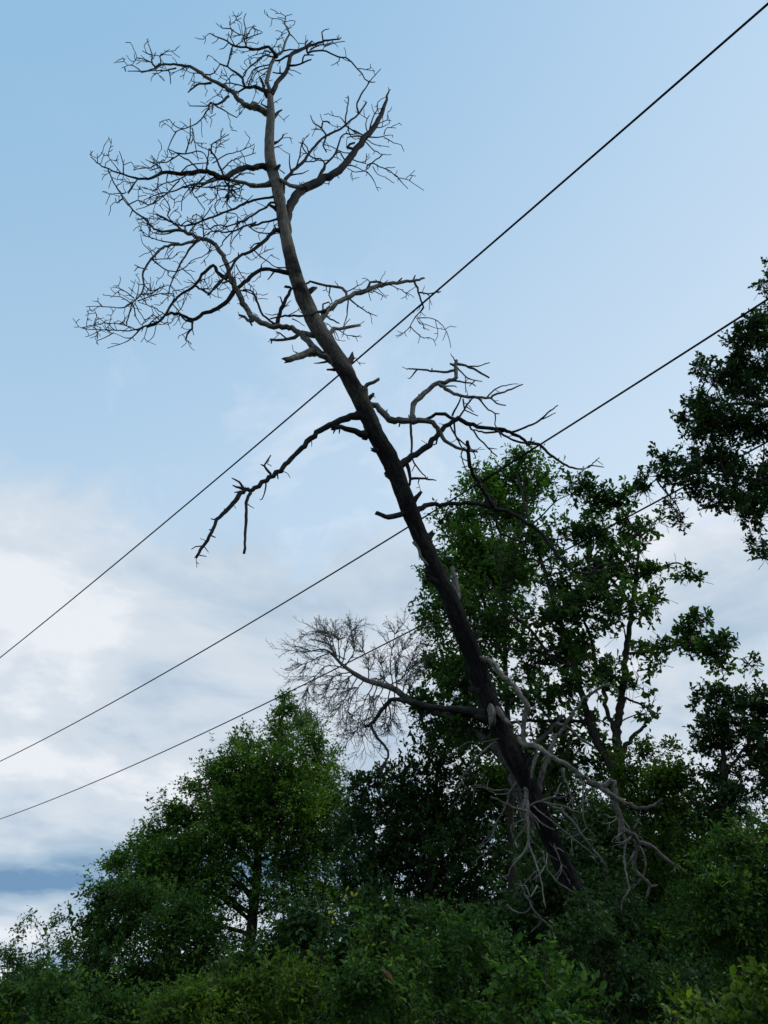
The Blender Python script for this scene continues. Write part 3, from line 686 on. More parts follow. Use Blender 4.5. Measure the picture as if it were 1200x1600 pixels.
# each limb: material, depth drift at its end (metres), region, widths, points, twigs (region, start width, end width, points)
D_, G_, B_ = 'D', 'G', 'B'
LIMBS = [
 (G_, -1.0, 'R1', [50, 40, 30, 24, 20, 12, 7, 4], 'R2:168,738 R2:120,690 R2:60,655 1200,663 1140,660 1090,620 1050,570 990,535 900,490 840,445 760,412 690,402 610,405 570,430 490,445 400,445',
  [('R1', 12, 4, '570,425 550,390 550,340 518,248'), ('R1', 7, 4, '550,345 520,335 490,318'), ('R1', 7, 4, '555,395 500,370 455,360'), ('R1', 8, 4, '570,420 605,395 600,350 625,340'),
   ('R1', 6, 3, '475,440 415,405 360,425'), ('R1', 7, 4, '655,440 665,475 667,525'), ('R1', 8, 4, '700,425 640,440 570,442 480,455'), ('R1', 8, 4, '910,468 850,460 790,455'),
   ('R1', 7, 4, '910,468 940,455 935,425'), ('R1', 6, 4, '940,455 970,410 975,395'), ('R1', 14, 6, '920,518 850,522 810,545 775,578'), ('R1', 18, 5, '1030,600 1000,630 960,652 915,645 890,662 785,662'),
   ('R1', 9, 5, '920,640 1000,690 1080,735'), ('R1', 9, 5, '915,640 890,700 830,770 745,805 690,825'), ('R1', 6, 4, '745,805 690,785 658,745'), ('R1', 7, 3, '700,825 670,880 650,930 640,945'),
   ('R1', 14, 4, '930,650 925,710'), ('R1', 7, 4, '1000,630 980,590'), ('R1', 6, 4, '790,805 788,745')]),
 (D_, 0.8, 'R1', [24, 20, 16, 12, 8], 'R2:152,572 R2:90,548 1200,548 1130,545 1115,490 1070,450 1020,420 975,400',
  [('R1', 10, 6, '1020,415 1035,350 1045,310 1050,295'), ('R1', 8, 5, '1130,545 1080,525 1010,520 985,530'), ('R1', 14, 6, '1130,550 1090,575 1060,575'), ('R1', 8, 5, '1120,480 1150,430 1200,385'),
   ('R1', 7, 4, '1150,540 1170,480 1200,440'), ('R1', 5, 3, '1060,460 1020,500 980,570 930,610 890,640')]),
 (D_, -0.7, 'R1', [18, 15, 12, 8, 5], 'R2:205,355 R2:175,310 R2:140,290 R2:95,310 R2:40,305 1200,310 1140,298 1070,290 1020,260 970,235 915,210',
  [('R1', 9, 4, '1140,295 1125,240 1135,175 1122,130 1137,85'), ('R1', 6, 4, '1125,220 1090,215 1040,175 1035,135'), ('R1', 6, 3, '1040,180 990,178 950,145'), ('R1', 7, 4, '1128,245 1180,225 1240,205'),
   ('R1', 7, 4, '1135,240 1165,190 1190,155'), ('R1', 6, 4, '1070,290 1110,260 1130,240'), ('R1', 6, 4, '1065,280 1040,235 1030,215'), ('R1', 6, 3, '1030,265 1000,300 970,310'), ('R1', 6, 4, '1055,290 1045,310')]),
 (G_, 0.3, 'R2', [28, 26, 24, 20, 14, 12, 9, 6], '164,590 155,480 180,400 205,350 240,320 270,240 285,205 260,150 265,105',
  [('R2', 7, 4, '262,145 238,122'), ('R2', 6, 3, '285,205 330,250 350,285'), ('R2', 7, 4, '205,345 180,310 205,275'), ('R2', 9, 5, '245,320 290,308 345,310'), ('R2', 6, 3, '225,325 220,285'),
   ('R2', 10, 5, '195,357 140,345 100,375 40,420 0,460'), ('R2', 8, 4, '170,420 110,440 70,470 50,520'), ('R2', 8, 4, '165,405 100,420 60,440 30,500 20,530'), ('R2', 8, 4, '175,330 130,320 120,350 80,390 30,430'), ('R2', 5, 3, '165,430 120,470 80,500')]),
 (D_, 0.9, 'R2', [36, 30, 26, 24, 20, 14, 10, 5], '172,595 215,520 265,450 290,370 320,330 400,295 470,270 530,250 590,245 612,235',
  [('R2', 16, 9, '370,308 430,258'), ('R2', 14, 8, '280,412 350,400 425,372'), ('R2', 10, 6, '370,395 385,345 440,345'), ('R2', 12, 4, '400,300 400,330 470,315 520,320 590,355 640,360 715,430 760,490 790,512 825,512'),
   ('R2', 5, 3, '720,428 770,435 825,445'), ('R2', 7, 5, '600,358 600,380'), ('R2', 8, 4, '500,262 488,205 510,185 538,180'), ('R2', 7, 4, '500,262 510,290 560,270 635,258'), ('R2', 8, 5, '420,310 480,280 515,280 560,262'),
   ('R2', 9, 6, '255,460 210,458 185,452'), ('R2', 9, 6, '230,455 230,415'), ('R2', 5, 3, '280,430 320,445 362,462'), ('R2', 5, 3, '275,450 310,475'), ('R2', 14, 9, '305,340 265,350 230,380 200,380')]),
 (D_, -0.1, 'R2', [26, 18, 10], '150,600 118,520 110,490', [('R2', 9, 5, '120,520 105,505')]),
 (D_, 0.1, 'R2', [26, 18, 8], '175,745 210,712 240,688', [('R2', 9, 5, '185,700 190,650')]),
 (D_, 0.1, 'R2', [9, 7, 5], '165,680 115,650 130,620', []),
 (D_, 0.2, 'R2', [14, 10, 6], '180,900 215,885 240,865 250,840', [('R2', 6, 4, '190,925 245,905')]),
 # big dark limb to the right
 (D_, 1.6, 'R2', [70, 60, 58, 56, 52, 46, 40, 34, 26, 6], 'P:446,370 P:449,338 P:456,318 P:470,298 370,1180 450,1150 560,1090 640,1030 700,940 760,860 820,790 870,690 900,600 918,560',
  [('R2', 28, 18, '465,1130 490,1080 510,1035'), ('R2', 10, 5, '510,1035 500,1000 450,990 400,960 370,910 385,865'), ('R2', 12, 6, '510,1030 560,980 590,930 610,860 640,835 690,840'),
   ('R2', 9, 5, '760,850 700,820 650,790'), ('R2', 10, 5, '760,860 700,850 650,860'), ('R2', 7, 4, '690,950 660,960 600,940 540,910 500,905'), ('R2', 8, 5, '640,1020 600,950 540,1000 450,1000'),
   ('R2', 8, 3, '770,855 840,860 890,845 935,845'), ('R2', 7, 3, '820,800 870,795 915,770'), ('R2', 6, 3, '880,840 900,800 955,800'), ('R2', 7, 4, '780,830 765,770 790,720'),
   ('R2', 8, 4, '790,810 810,740 835,690 840,640'), ('R2', 5, 3, '840,680 880,680'), ('R2', 5, 3, '850,770 900,750 925,755'), ('R2', 6, 3, '765,870 830,905 900,915'), ('R2', 6, 3, '880,860 940,890 985,905'),
   ('R2', 7, 3, '760,880 820,940 870,965 925,965'), ('R2', 7, 4, '870,965 810,1015 770,1060 700,1075 650,1050'), ('R2', 7, 4, '690,1000 760,1020 770,960'), ('R2', 8, 3, '770,1050 800,1020 850,1040 920,1070 970,1110 1040,1130 1130,1190'),
   ('R2', 6, 3, '970,1115 1030,1180'), ('R2', 5, 3, '1040,1125 1060,1095'), ('R2', 5, 3, '890,1050 950,1045'), ('R2', 7, 3, '770,1070 810,1120 845,1195'), ('R2', 5, 3, '810,1040 840,1090 885,1105'), ('R2', 8, 4, '650,1035 700,1040 770,1075'),
   ('R2', 18, 12, '705,945 680,930 650,918 668,900 695,893'), ('R2', 7, 4, '580,1085 600,1115')]),
 (B_, -0.3, 'R2', [30, 24, 24, 28], '175,1150 200,1125 240,1125 290,1160 370,1180', []),
 (D_, 1.1, 'R2', [24, 20, 17, 15, 12, 10, 8], '245,1200 265,1120 310,1065 370,1020 410,960 430,930 480,880 540,840 630,790 680,750 740,690 770,640',
  [('R2', 12, 4, '720,705 710,660 740,590 790,510 860,430'), ('R2', 9, 6, '640,785 640,720 655,650 655,600'), ('R2', 8, 4, '650,780 600,730'), ('R2', 10, 5, '520,848 490,800 440,770 420,720'), ('R2', 9, 7, '490,800 500,760 540,765'),
   ('R2', 10, 7, '520,850 500,910 520,950'), ('R2', 9, 5, '300,1075 290,1010 290,965'), ('R2', 9, 4, '330,1050 350,980 365,900 380,860'), ('R2', 10, 4, '290,1095 360,1085 410,1065'), ('R2', 8, 5, '410,960 400,920 370,890'),
   ('R2', 8, 5, '390,1010 440,1010 480,990'), ('R2', 7, 4, '260,1085 215,1050'), ('R2', 9, 5, '640,785 690,820 740,840'), ('R2', 7, 4, '655,790 670,850 700,870')]),
 # long left limbs of the upper crown
 (D_, -1.5, 'R1', [38, 36, 34, 30, 26, 20, 14, 10, 8, 5], 'R2:165,1052 R2:90,1045 1200,1045 1120,1050 1050,1080 1000,1110 930,1090 880,1070 800,1080 700,1085 615,1080 550,1110 470,1118 400,1100 330,1078 260,1050 205,1015 168,980',
  [('R1', 7, 4, '370,1085 370,1020 345,945'), ('R1', 6, 3, '355,1082 300,1010 265,960'), ('R1', 5, 3, '255,1050 260,1020 285,1000'), ('R1', 5, 3, '210,1015 207,962'), ('R1', 5, 3, '375,1030 418,1012'),
   ('R1', 9, 4, '612,1080 600,1040 570,1025 510,998'), ('R1', 7, 4, '570,1030 540,1050 490,1050 432,1062'), ('R1', 6, 4, '600,1045 560,1060 540,1066'), ('R1', 7, 5, '460,1120 430,1160 400,1200'),
   ('R1', 7, 5, '275,1060 310,1140 350,1200 R3:420,180'), ('R1', 10, 5, '850,1070 800,1020 740,980 700,955 650,930'), ('R1', 8, 5, '700,955 760,960 830,945 880,965 900,1020 880,1070'), ('R1', 8, 4, '760,955 785,880 790,800 790,740'),
   ('R1', 7, 4, '800,800 815,880 840,1005'), ('R1', 12, 7, '995,1095 960,1010 930,960 910,930'), ('R1', 9, 5, '920,960 920,920 940,890 1030,840'), ('R1', 8, 4, '985,1065 1040,1010 1090,990 1200,955'),
   ('R1', 7, 4, '930,1020 1010,970 1100,945 1190,900'), ('R1', 8, 5, '730,1080 770,1040 850,1020 890,1020'), ('R1', 8, 4, '720,965 640,1015 590,1010'), ('R1', 9, 6, '890,1075 900,980 905,930'),
   ('R1', 10, 5, '960,1100 900,1130 860,1160 820,1200'), ('R1', 7, 4, '650,1085 640,1130 690,1165'), ('R1', 8, 4, '780,1085 700,1130 620,1150 560,1190 R3:500,50'), ('R1', 6, 3, '590,1110 580,1170 575,1200'), ('R1', 6, 3, '1180,960 1190,910')]),
 (G_, -0.9, 'R1', [30, 26, 22, 18, 12, 8, 6, 4], 'R2:175,1145 R2:110,1160 R2:40,1155 1200,1160 1130,1145 1050,1130 980,1115 900,1140 820,1150 740,1170 680,1200 R3:590,90 R3:500,130',
  [('R1', 9, 5, '1100,1145 1050,1160 960,1165 880,1170 R3:740,50'), ('R1', 8, 4, '930,1125 850,1165 R3:800,40 R3:740,120 R3:735,200'), ('R3', 8, 4, '1000,0 1050,90 1090,140'), ('R3', 8, 4, '1030,20 1030,100 990,180'),
   ('R3', 8, 5, '880,-20 800,60 830,120 880,190'), ('R3', 8, 4, '720,10 640,90 560,150 450,190'), ('R3', 7, 4, '740,0 780,60 800,100'), ('R3', 7, 4, '960,60 950,110 900,160'), ('R3', 7, 4, '900,50 980,60 1060,70'),
   ('R1', 9, 5, '1050,1130 1080,1100 1130,1080 1190,1090'), ('R1', 8, 4, '1130,1145 1090,1180 R3:1040,40 R3:1060,110')]),
 (D_, -0.8, 'R3', [16, 14, 12, 10, 8, 5], 'P:440,307 R4:150,100 R4:60,115 1120,155 1050,190 960,220 880,255 800,285 730,290 680,270 620,245 580,220',
  [('R3', 7, 4, '730,290 760,265 775,262'), ('R3', 7, 4, '960,220 940,160 980,120 1030,110'), ('R3', 7, 4, '880,255 830,220 800,240'), ('R3', 7, 4, '1050,190 1020,150 1040,90'), ('R3', 8, 4, '680,270 650,230 660,170 620,110 580,40'),
   ('R3', 6, 4, '1000,205 1080,220 1080,280'), ('R3', 6, 4, '860,260 910,190 930,160'), ('R3', 6, 4, '1120,155 1180,100'), ('R3', 6, 3, '640,255 570,250 500,240')]),
 (D_, -0.7, 'R3', [14, 12, 10, 8, 5], 'P:440,318 R4:155,130 R4:110,165 R4:50,200 R4:0,235 1100,265 1020,295 960,285 900,310 850,300',
  [('R3', 6, 4, '1020,295 990,320 940,330'), ('R3', 7, 4, '1100,270 1060,320 1040,390'), ('R3', 6, 4, '960,285 930,250 940,220'), ('R3', 6, 3, '1000,290 1050,230')]),
 (D_, -0.6, 'R3', [15, 13, 11, 9, 5], 'P:444,340 R4:200,215 R4:110,240 R4:40,262 1200,270 1120,300 1060,325 990,330 930,325 880,350',
  [('R3', 8, 4, '1060,325 1000,380 980,420 920,450'), ('R3', 6, 4, '1120,300 1050,390 1045,405'), ('R3', 7, 4, '930,325 880,280 860,220'), ('R4', 7, 4, '30,262 80,290 150,300 195,300'), ('R3', 6, 4, '1140,290 1130,250 1180,210')]),
 (D_, -0.7, 'R3', [28, 22, 18, 16, 14, 10], 'P:446,362 P:434,360 P:427,362 P:411,379 P:391,393 P:373,401 P:360,420 P:348,437 P:335,452 P:325,461',
  [('R4', 14, 6, '180,285 175,258'), ('R4', 7, 4, '50,385 100,430 180,485 230,488'), ('R3', 9, 5, '1080,490 1030,525 970,548'), ('R3', 9, 6, '1090,485 1090,460'), ('R3', 6, 3, '1075,535 1110,600 1150,650 1200,700'), ('R4', 8, 4, '110,350 60,360 40,385')]),
 (D_, -0.6, 'R3', [30, 26, 24, 28, 24, 20, 14, 10], 'P:456,428 P:448,426 P:428,422 P:408,422 P:391,434 P:380,443 P:368,453 P:350,475 P:335,484 P:317,490 P:302,500 P:285,492 P:272,490 P:258,493 580,900 520,925',
  [('R4', 10, 4, '170,510 135,555'), ('R4', 12, 4, '100,500 100,470'), ('R3', 14, 8, '805,885 800,930 770,970 760,1005'), ('R3', 6, 3, '800,930 760,960 718,980'), ('R3', 6, 4, '800,930 812,975'), ('R3', 16, 6, '800,890 760,885 730,850'),
   ('R3', 6, 4, '1020,760 1035,780'), ('R3', 6, 3, '960,815 975,825')]),
 # the big bleached limb to the left
 (G_, -1.2, 'R3', [60, 56, 50, 44, 40, 36, 34, 36, 36, 34, 32, 30, 26, 22, 16, 12, 10, 8, 6, 5], 'P:536,575 P:520,564 P:507,555 P:485,538 P:465,518 P:448,511 P:422,508 P:397,498 1140,800 1080,700 1040,610 1010,520 970,440 920,390 850,370 780,340 720,320 600,325 540,290 500,245 430,190 370,120 300,0',
  [('R3', 18, 6, '850,378 780,395 720,410 650,415 600,440 560,480 520,540 490,600 500,660 480,720 430,770 410,840 390,900'), ('R3', 8, 4, '720,400 620,390 560,370 490,350'), ('R3', 7, 4, '505,560 460,550 440,575'), ('R3', 6, 4, '470,550 440,535'),
   ('R3', 14, 5, '840,385 790,430 750,490 710,570 680,620 660,680 650,760'), ('R3', 8, 3, '440,760 380,800 300,800 210,795 137,797'), ('R3', 6, 3, '240,795 212,765 212,740'), ('R3', 7, 3, '420,775 360,740 250,725'),
   ('R3', 7, 3, '440,745 400,715 360,685 300,675'), ('R3', 6, 3, '450,745 465,690 470,630'), ('R3', 7, 4, '430,780 450,860 480,910'), ('R3', 6, 4, '440,775 480,840 510,890'), ('R3', 6, 3, '555,480 520,430 490,400 480,340'),
   ('R3', 6, 4, '555,500 600,500 680,490 710,460'), ('R3', 8, 4, '550,500 600,540 650,570 700,575 750,560 800,510 890,470 920,440'), ('R3', 6, 4, '650,570 650,600 680,620'), ('R3', 6, 4, '740,560 790,600 820,640'),
   ('R3', 12, 5, '740,325 690,280 640,250 580,215'), ('R3', 9, 4, '700,322 640,340 560,335 520,290'), ('R3', 8, 5, '870,370 870,300 860,250'), ('R3', 8, 4, '480,720 540,715 600,680 650,660'), ('R3', 7, 4, '460,760 520,740 600,715 690,715'),
   ('R3', 7, 4, '500,660 540,700 590,690'), ('R3', 8, 4, '780,345 800,300 850,260'), ('R3', 7, 4, '920,395 910,440 890,470'), ('R3', 24, 12, '1180,885 1150,880 1125,860 1095,850'), ('R3', 16, 9, '1160,885 1175,915'),
   ('R3', 24, 10, '1060,660 1030,635 990,650'), ('R3', 10, 5, '1080,685 1130,695 1180,720 1200,750'), ('R3', 9, 5, '370,120 330,150 322,120'), ('R3', 7, 4, '430,190 410,235'), ('R3', 8, 5, '500,245 450,255'), ('R3', 7, 4, '400,160 460,130 480,160'),
   ('R3', 7, 3, '480,140 540,160 600,110 660,90'), ('R3', 6, 3, '400,90 440,30 460,0'), ('R3', 6, 3, '380,90 330,90 300,95')]),
 (D_, -0.9, 'R3', [22, 20, 18, 16, 14, 12, 14, 12, 10, 7, 4, 3], 'P:355,435 1000,610 960,580 935,540 880,580 830,650 780,690 720,730 660,800 630,850 590,890 500,920 430,985 380,1020 270,1057',
  [('R3', 8, 3, '500,925 430,945 330,945 230,940 110,930 55,870'), ('R3', 6, 3, '320,945 280,910 205,860'), ('R3', 6, 3, '240,940 180,970 135,985'), ('R3', 6, 3, '310,960 260,990 205,1010 207,1030'), ('R3', 7, 4, '460,945 400,920 340,905 270,900'),
   ('R3', 6, 3, '430,990 380,990 320,965'), ('R3', 5, 3, '580,900 560,980 515,1020'), ('R3', 5, 3, '520,925 500,990 480,1020'), ('R3', 7, 4, '630,850 560,800 470,770'), ('R3', 7, 4, '600,885 560,850 500,890'), ('R3', 6, 3, '110,930 160,915 240,905'),
   ('R3', 7, 4, '680,780 720,820 740,790 760,740'), ('R3', 7, 4, '660,795 690,740 680,700 740,690'), ('R3', 12, 7, '820,665 860,690 910,715 960,650 1005,615'), ('R3', 6, 4, '870,690 900,680 925,650'), ('R3', 7, 3, '910,715 915,745'),
   ('R3', 8, 5, '940,545 945,575'), ('R3', 7, 4, '530,910 570,870 620,840'), ('R3', 6, 3, '340,905 380,880 410,840')]),
 (B_, -0.3, 'R4', [46, 42, 40, 36], '400,945 370,955 300,975 238,998', [('R4', 8, 4, '300,960 280,950')]),
 (G_, 0.5, 'R4', [34, 28, 20, 16, 14], '400,850 380,855 320,850 280,870 220,885 155,885', [('R4', 8, 5, '240,880 200,850 180,840'), ('R4', 10, 7, '158,882 155,905')]),
 (D_, -0.3, 'R4', [24, 20, 18, 14], '185,815 200,740 235,660 262,600 235,592', [('R4', 10, 7, '218,690 205,650'), ('R4', 6, 3, '215,720 240,690 265,670'), ('R4', 6, 3, '205,740 160,750 120,740')]),
 (D_, -0.5, 'R4', [12, 10, 7], '190,810 110,750 80,680 50,620 0,610', [('R4', 5, 3, '90,700 60,660')]),
 (D_, -0.6, 'R4', [16, 14, 12, 6], '450,725 430,730 330,755 230,755 150,770', [('R4', 6, 3, '250,750 290,730 320,710'), ('R4', 6, 3, '270,770 310,790 340,810')]),
 # grey branch to the right over the wire
 (G_, 0.9, 'R4', [38, 32, 28, 26, 24, 20, 16, 10], '400,800 430,770 470,720 560,660 680,610 760,585 850,570 940,560 995,545',
  [('R4', 12, 8, '940,560 960,600 975,650 995,710'), ('R4', 8, 5, '968,625 1020,630 1090,620'), ('R4', 6, 4, '1010,630 1030,645'), ('R4', 9, 6, '935,560 948,530'), ('R4', 6, 3, '990,710 950,760 920,810 880,850 845,872'),
   ('R4', 4, 3, '960,755 990,800 1000,830'), ('R4', 5, 3, '920,810 980,870 1030,875 1055,890'), ('R4', 5, 3, '965,765 1050,770 1100,810 1130,860 1145,930'), ('R4', 4, 2, '1060,775 1075,850 1060,890'), ('R4', 4, 2, '985,795 1060,820 1110,830'),
   ('R4', 4, 2, '1120,840 1100,890'), ('R4', 4, 2, '975,865 965,905'), ('R4', 16, 8, '680,610 700,570 740,565 770,575'), ('R4', 9, 5, '760,585 730,555'), ('R4', 9, 6, '850,570 875,545'),
   ('R4', 16, 10, '570,655 560,610 500,590 440,585 370,565 345,580'), ('R4', 6, 3, '570,620 630,590 685,555'), ('R4', 4, 2, '600,605 650,610'), ('R4', 8, 3, '580,655 650,710 700,740 740,755'), ('R4', 8, 4, '580,660 570,750 555,810'),
   ('R4', 6, 3, '690,610 750,630 790,655'), ('R4', 4, 2, '740,600 780,640 800,640'), ('R4', 5, 3, '690,615 705,670'), ('R4', 5, 3, '800,580 870,610 915,645'), ('R4', 7, 4, '480,592 475,640 490,680 450,720'), ('R4', 12, 6, '430,740 480,770 530,795'),
   ('R4', 9, 6, '440,735 440,690 470,677 482,690'), ('R4', 6, 3, '700,745 690,730'), ('R4', 5, 3, '770,580 800,555')]),
 (D_, 0.2, 'R4', [20, 18, 16], '345,640 370,625 400,600', []),
 (G_, 0.5, 'R4', [24, 20, 17, 14], '455,870 475,855 500,825 560,820 640,805', [('R4', 6, 3, '500,830 470,800 445,790'), ('R4', 5, 3, '520,825 570,860 620,865 655,870'), ('R4', 5, 2, '505,835 530,890'), ('R4', 5, 3, '545,820 590,770'), ('R4', 5, 2, '500,840 510,880')]),
 (D_, 0.2, 'R4', [54, 46, 30, 6], '565,1045 580,1015 592,985 602,955', [('R4', 14, 4, '590,995 620,985')]),
 (D_, -0.1, 'R4', [14, 10, 4], '480,1000 440,1010 390,1015', []),
 (D_, -0.1, 'R4', [12, 8], '505,1050 465,1050', []),
 (G_, -0.3, 'R5', [26, 22, 20, 16], '1040,320 1030,270 1025,230 1050,210 1100,185', [('R5', 14, 8, '1025,235 1000,215')]),
 # long limb drooping to the left
 (D_, -0.8, 'R5', [44, 38, 36, 34, 34, 32, 30, 28, 28, 26, 24, 22, 20, 18, 16, 14], '1010,380 985,385 930,400 850,430 760,480 690,550 620,620 550,690 480,740 400,795 360,795 320,840 270,900 210,960 180,1030 130,1110 95,1165',
  [('R5', 18, 14, '395,810 370,860 372,940 365,1040 357,1145'), ('R5', 16, 5, '360,795 330,755 290,730'), ('R5', 18, 5, '350,790 295,770'), ('R5', 10, 5, '335,805 305,810'), ('R5', 14, 6, '505,710 470,660 490,630 505,605'), ('R5', 10, 5, '472,665 450,655'),
   ('R5', 9, 6, '540,695 545,735'), ('R5', 5, 3, '550,690 590,700 612,730'), ('R5', 9, 4, '478,745 475,800 460,840 445,850'), ('R5', 9, 5, '205,962 175,955'), ('R5', 10, 5, '185,1020 165,1015'), ('R5', 8, 5, '175,1048 200,1058'),
   ('R5', 7, 4, '130,1105 90,1108 67,1123'), ('R5', 5, 3, '135,1105 162,1140'), ('R5', 6, 4, '105,1155 150,1163'), ('R5', 5, 3, '485,650 510,665'), ('R5', 7, 4, '250,905 248,898')]),
 (D_, -0.3, 'R5', [40, 36, 30, 24], '1030,495 1015,485 970,475 920,455 850,455', [('R5', 14, 5, '860,460 850,485'), ('R5', 9, 5, '885,465 882,485')]),
 # twisted limbs to the right of the trunk
 (G_, 0.3, 'R6', [24, 30, 34, 32, 28, 26, 20, 16, 12, 8], '5,262 50,270 100,300 150,345 210,355 260,355 330,355 370,385 390,430 440,470 500,490 555,497',
  [('R6', 32, 16, '262,350 250,300 270,260 310,225 350,180 380,175 430,165 455,150 455,90 460,70'), ('R6', 18, 5, '375,178 420,210 480,235 540,240 610,245 640,230 700,210 770,182'), ('R6', 7, 3, '600,245 640,205 690,185 750,180'), ('R6', 8, 5, '620,245 650,270 690,280'),
   ('R6', 7, 4, '560,245 610,300 640,320 640,370 670,430'), ('R6', 5, 4, '640,318 660,320'), ('R6', 14, 8, '455,85 500,95 560,120 612,150'), ('R6', 6, 4, '510,98 560,95 615,80'), ('R6', 12, 4, '452,115 400,125 340,118 290,112 240,108 228,112'),
   ('R6', 7, 4, '275,113 240,155'), ('R6', 6, 4, '345,120 345,105'), ('R6', 8, 4, '445,165 520,175 550,190'), ('R6', 8, 4, '460,100 510,150 580,168'), ('R6', 4, 3, '500,140 503,220'), ('R6', 6, 3, '545,165 520,190'), ('R6', 8, 4, '242,350 235,325'),
   ('R6', 9, 6, '195,365 190,380'), ('R6', 7, 4, '400,190 440,190 460,195'), ('R6', 7, 4, '130,320 135,300'), ('R6', 12, 8, '245,365 250,430 248,500'), ('R6', 8, 4, '250,500 260,550 300,600 330,630'), ('R6', 5, 3, '265,560 250,590'), ('R6', 16, 8, '455,95 430,85'), ('R6', 7, 4, '285,250 282,228')]),
 (D_, 0.8, 'R6', [44, 36, 32, 30, 28, 26, 24, 20, 18, 16, 14, 13, 12, 11, 10, 8, 5, 3], '150,610 175,585 205,555 270,510 330,465 370,420 420,370 470,345 520,370 600,385 680,395 740,420 790,450 850,465 900,510 960,555 1020,575 1070,575 1100,550 1130,525',
  [('R6', 7, 4, '1075,572 1090,560 1150,570'), ('R6', 10, 4, '720,405 780,385 850,350 900,305 935,280'), ('R6', 6, 3, '860,345 925,315'), ('R6', 18, 14, '460,348 430,335 385,315 340,335 300,355'), ('R6', 10, 6, '440,330 460,290 480,240'),
   ('R6', 9, 5, '470,340 510,280 540,245 580,255'), ('R6', 6, 4, '505,285 540,310'), ('R6', 7, 4, '490,250 500,300 560,330'), ('R6', 9, 4, '450,355 450,400 470,450 485,480 485,530 510,590'), ('R6', 8, 5, '520,375 560,430 610,480 650,520'),
   ('R6', 8, 5, '430,375 460,430 520,480 555,497'), ('R6', 5, 3, '610,480 650,485'), ('R6', 11, 6, '690,398 600,408 540,395'), ('R6', 10, 8, '640,395 700,430 760,455 840,465'), ('R6', 9, 5, '370,430 365,460 340,470'),
   ('R6', 26, 10, '215,550 230,560 240,600 240,655'), ('R6', 14, 4, '240,625 290,622 330,628 365,632'), ('R6', 6, 4, '285,625 280,645'), ('R6', 6, 3, '320,628 325,615'), ('R6', 6, 4, '490,480 540,500 550,530'), ('R6', 5, 3, '560,370 580,360'), ('R6', 5, 3, '780,445 800,470')]),
 (D_, -0.3, 'R6', [28, 26, 20], '240,790 215,790 140,800 88,785', [('R6', 10, 6, '145,800 130,810')]),
 (D_, 1.2, 'R6', [28, 24, 22, 22, 20, 20, 18, 18, 16, 16, 14, 12, 10, 8, 5], '255,790 285,770 330,745 400,745 500,740 580,745 640,760 720,785 790,830 850,875 900,940 950,1000 1000,1050 1060,1070 1120,1060 1190,1040',
  [('R6', 24, 20, '630,755 590,690 560,640 530,580 515,510 510,450'), ('R6', 14, 7, '630,755 645,800 660,870 710,900 770,920'), ('R6', 8, 5, '665,880 670,960 655,1065'), ('R6', 7, 4, '770,920 800,970 850,1020 930,1045 1000,1050'),
   ('R6', 8, 4, '870,905 940,910 1000,890'), ('R6', 9, 5, '1060,1070 1110,1110 1140,1160 1170,1190'), ('R6', 8, 4, '1090,1064 1130,1030 1190,1020 1250,1012'), ('R6', 8, 5, '520,510 490,480'), ('R6', 6, 3, '530,575 570,580 590,600'), ('R6', 10, 6, '640,770 640,720 600,700')]),
 (G_, 0.2, 'R6', [40, 34, 28, 18], '448,1220 458,1170 455,1100 440,1045', [('R6', 12, 7, '455,1125 475,1115')]),
 (B_, -0.1, 'R6', [14, 16, 14, 8], '262,920 288,960 292,990 328,1030', []),
 (B_, -0.4, 'R7', [40, 36, 32, 30, 28, 28, 26, 24, 22, 20], '915,295 935,305 960,330 1020,345 1060,400 1110,440 1140,490 1175,540 1165,620 1165,700 1170,745', [('R7', 14, 8, '1168,700 1150,640 1120,620'), ('R7', 10, 5, '1060,400 1085,390')]),
 (D_, 0.7, 'R7', [36, 32, 30, 28, 26, 24, 22, 18, 14], '985,585 960,580 880,565 800,560 720,555 650,535 580,520 530,530 490,580 460,620 425,645',
  [('R7', 14, 6, '445,630 480,700 530,765 520,810 490,860 455,865'), ('R7', 6, 3, '500,850 500,890'), ('R7', 10, 5, '720,555 690,600 640,640'), ('R7', 7, 4, '530,530 540,600 510,680')]),
 # broken grey limbs around the foot
 (B_, -1.2, 'R8', [36, 36, 36, 34, 32, 30, 28, 26, 24, 20, 10], '330,470 360,490 420,500 480,545 560,590 630,640 700,680 760,715 820,755 890,785 950,780 1003,745',
  [('R8', 30, 26, '720,690 770,665 785,700 790,770 805,850 820,900'), ('R8', 26, 12, '815,895 860,905 885,940 880,1000 870,1050 890,1090 930,1130 945,1160 930,1210'), ('R8', 14, 8, '942,1158 980,1150'), ('R8', 26, 14, '885,950 940,960 1000,1010 1080,1070 1120,1095'),
   ('R8', 9, 5, '855,900 890,855 900,835'), ('R8', 18, 10, '808,860 800,940'), ('R8', 16, 6, '878,990 850,1040'), ('R8', 24, 12, '735,680 765,655 790,690'), ('R8', 12, 6, '990,765 1008,770')]),
 (B_, -0.3, 'R8', [40, 36, 32, 28, 24, 20, 12], '405,770 420,720 440,640 470,540 510,450 560,380 610,310 640,265', [('R8', 12, 6, '630,280 690,240 740,210 790,230 800,260'), ('R8', 18, 8, '510,390 560,410 620,460 690,510'), ('R8', 8, 4, '700,235 720,225 730,200')]),
 (B_, -0.2, 'R8', [26, 24, 20], '350,490 400,510 415,535 395,610 390,650', []),
 (D_, 0.4, 'R8', [26, 24, 20], '400,500 450,450 500,400 530,360', []),
 (B_, -0.7, 'R8', [34, 30, 24, 16, 14, 12, 10, 9, 8, 6], '350,640 365,680 370,780 375,880 380,960 410,1040 435,1120 445,1200 458,1255',
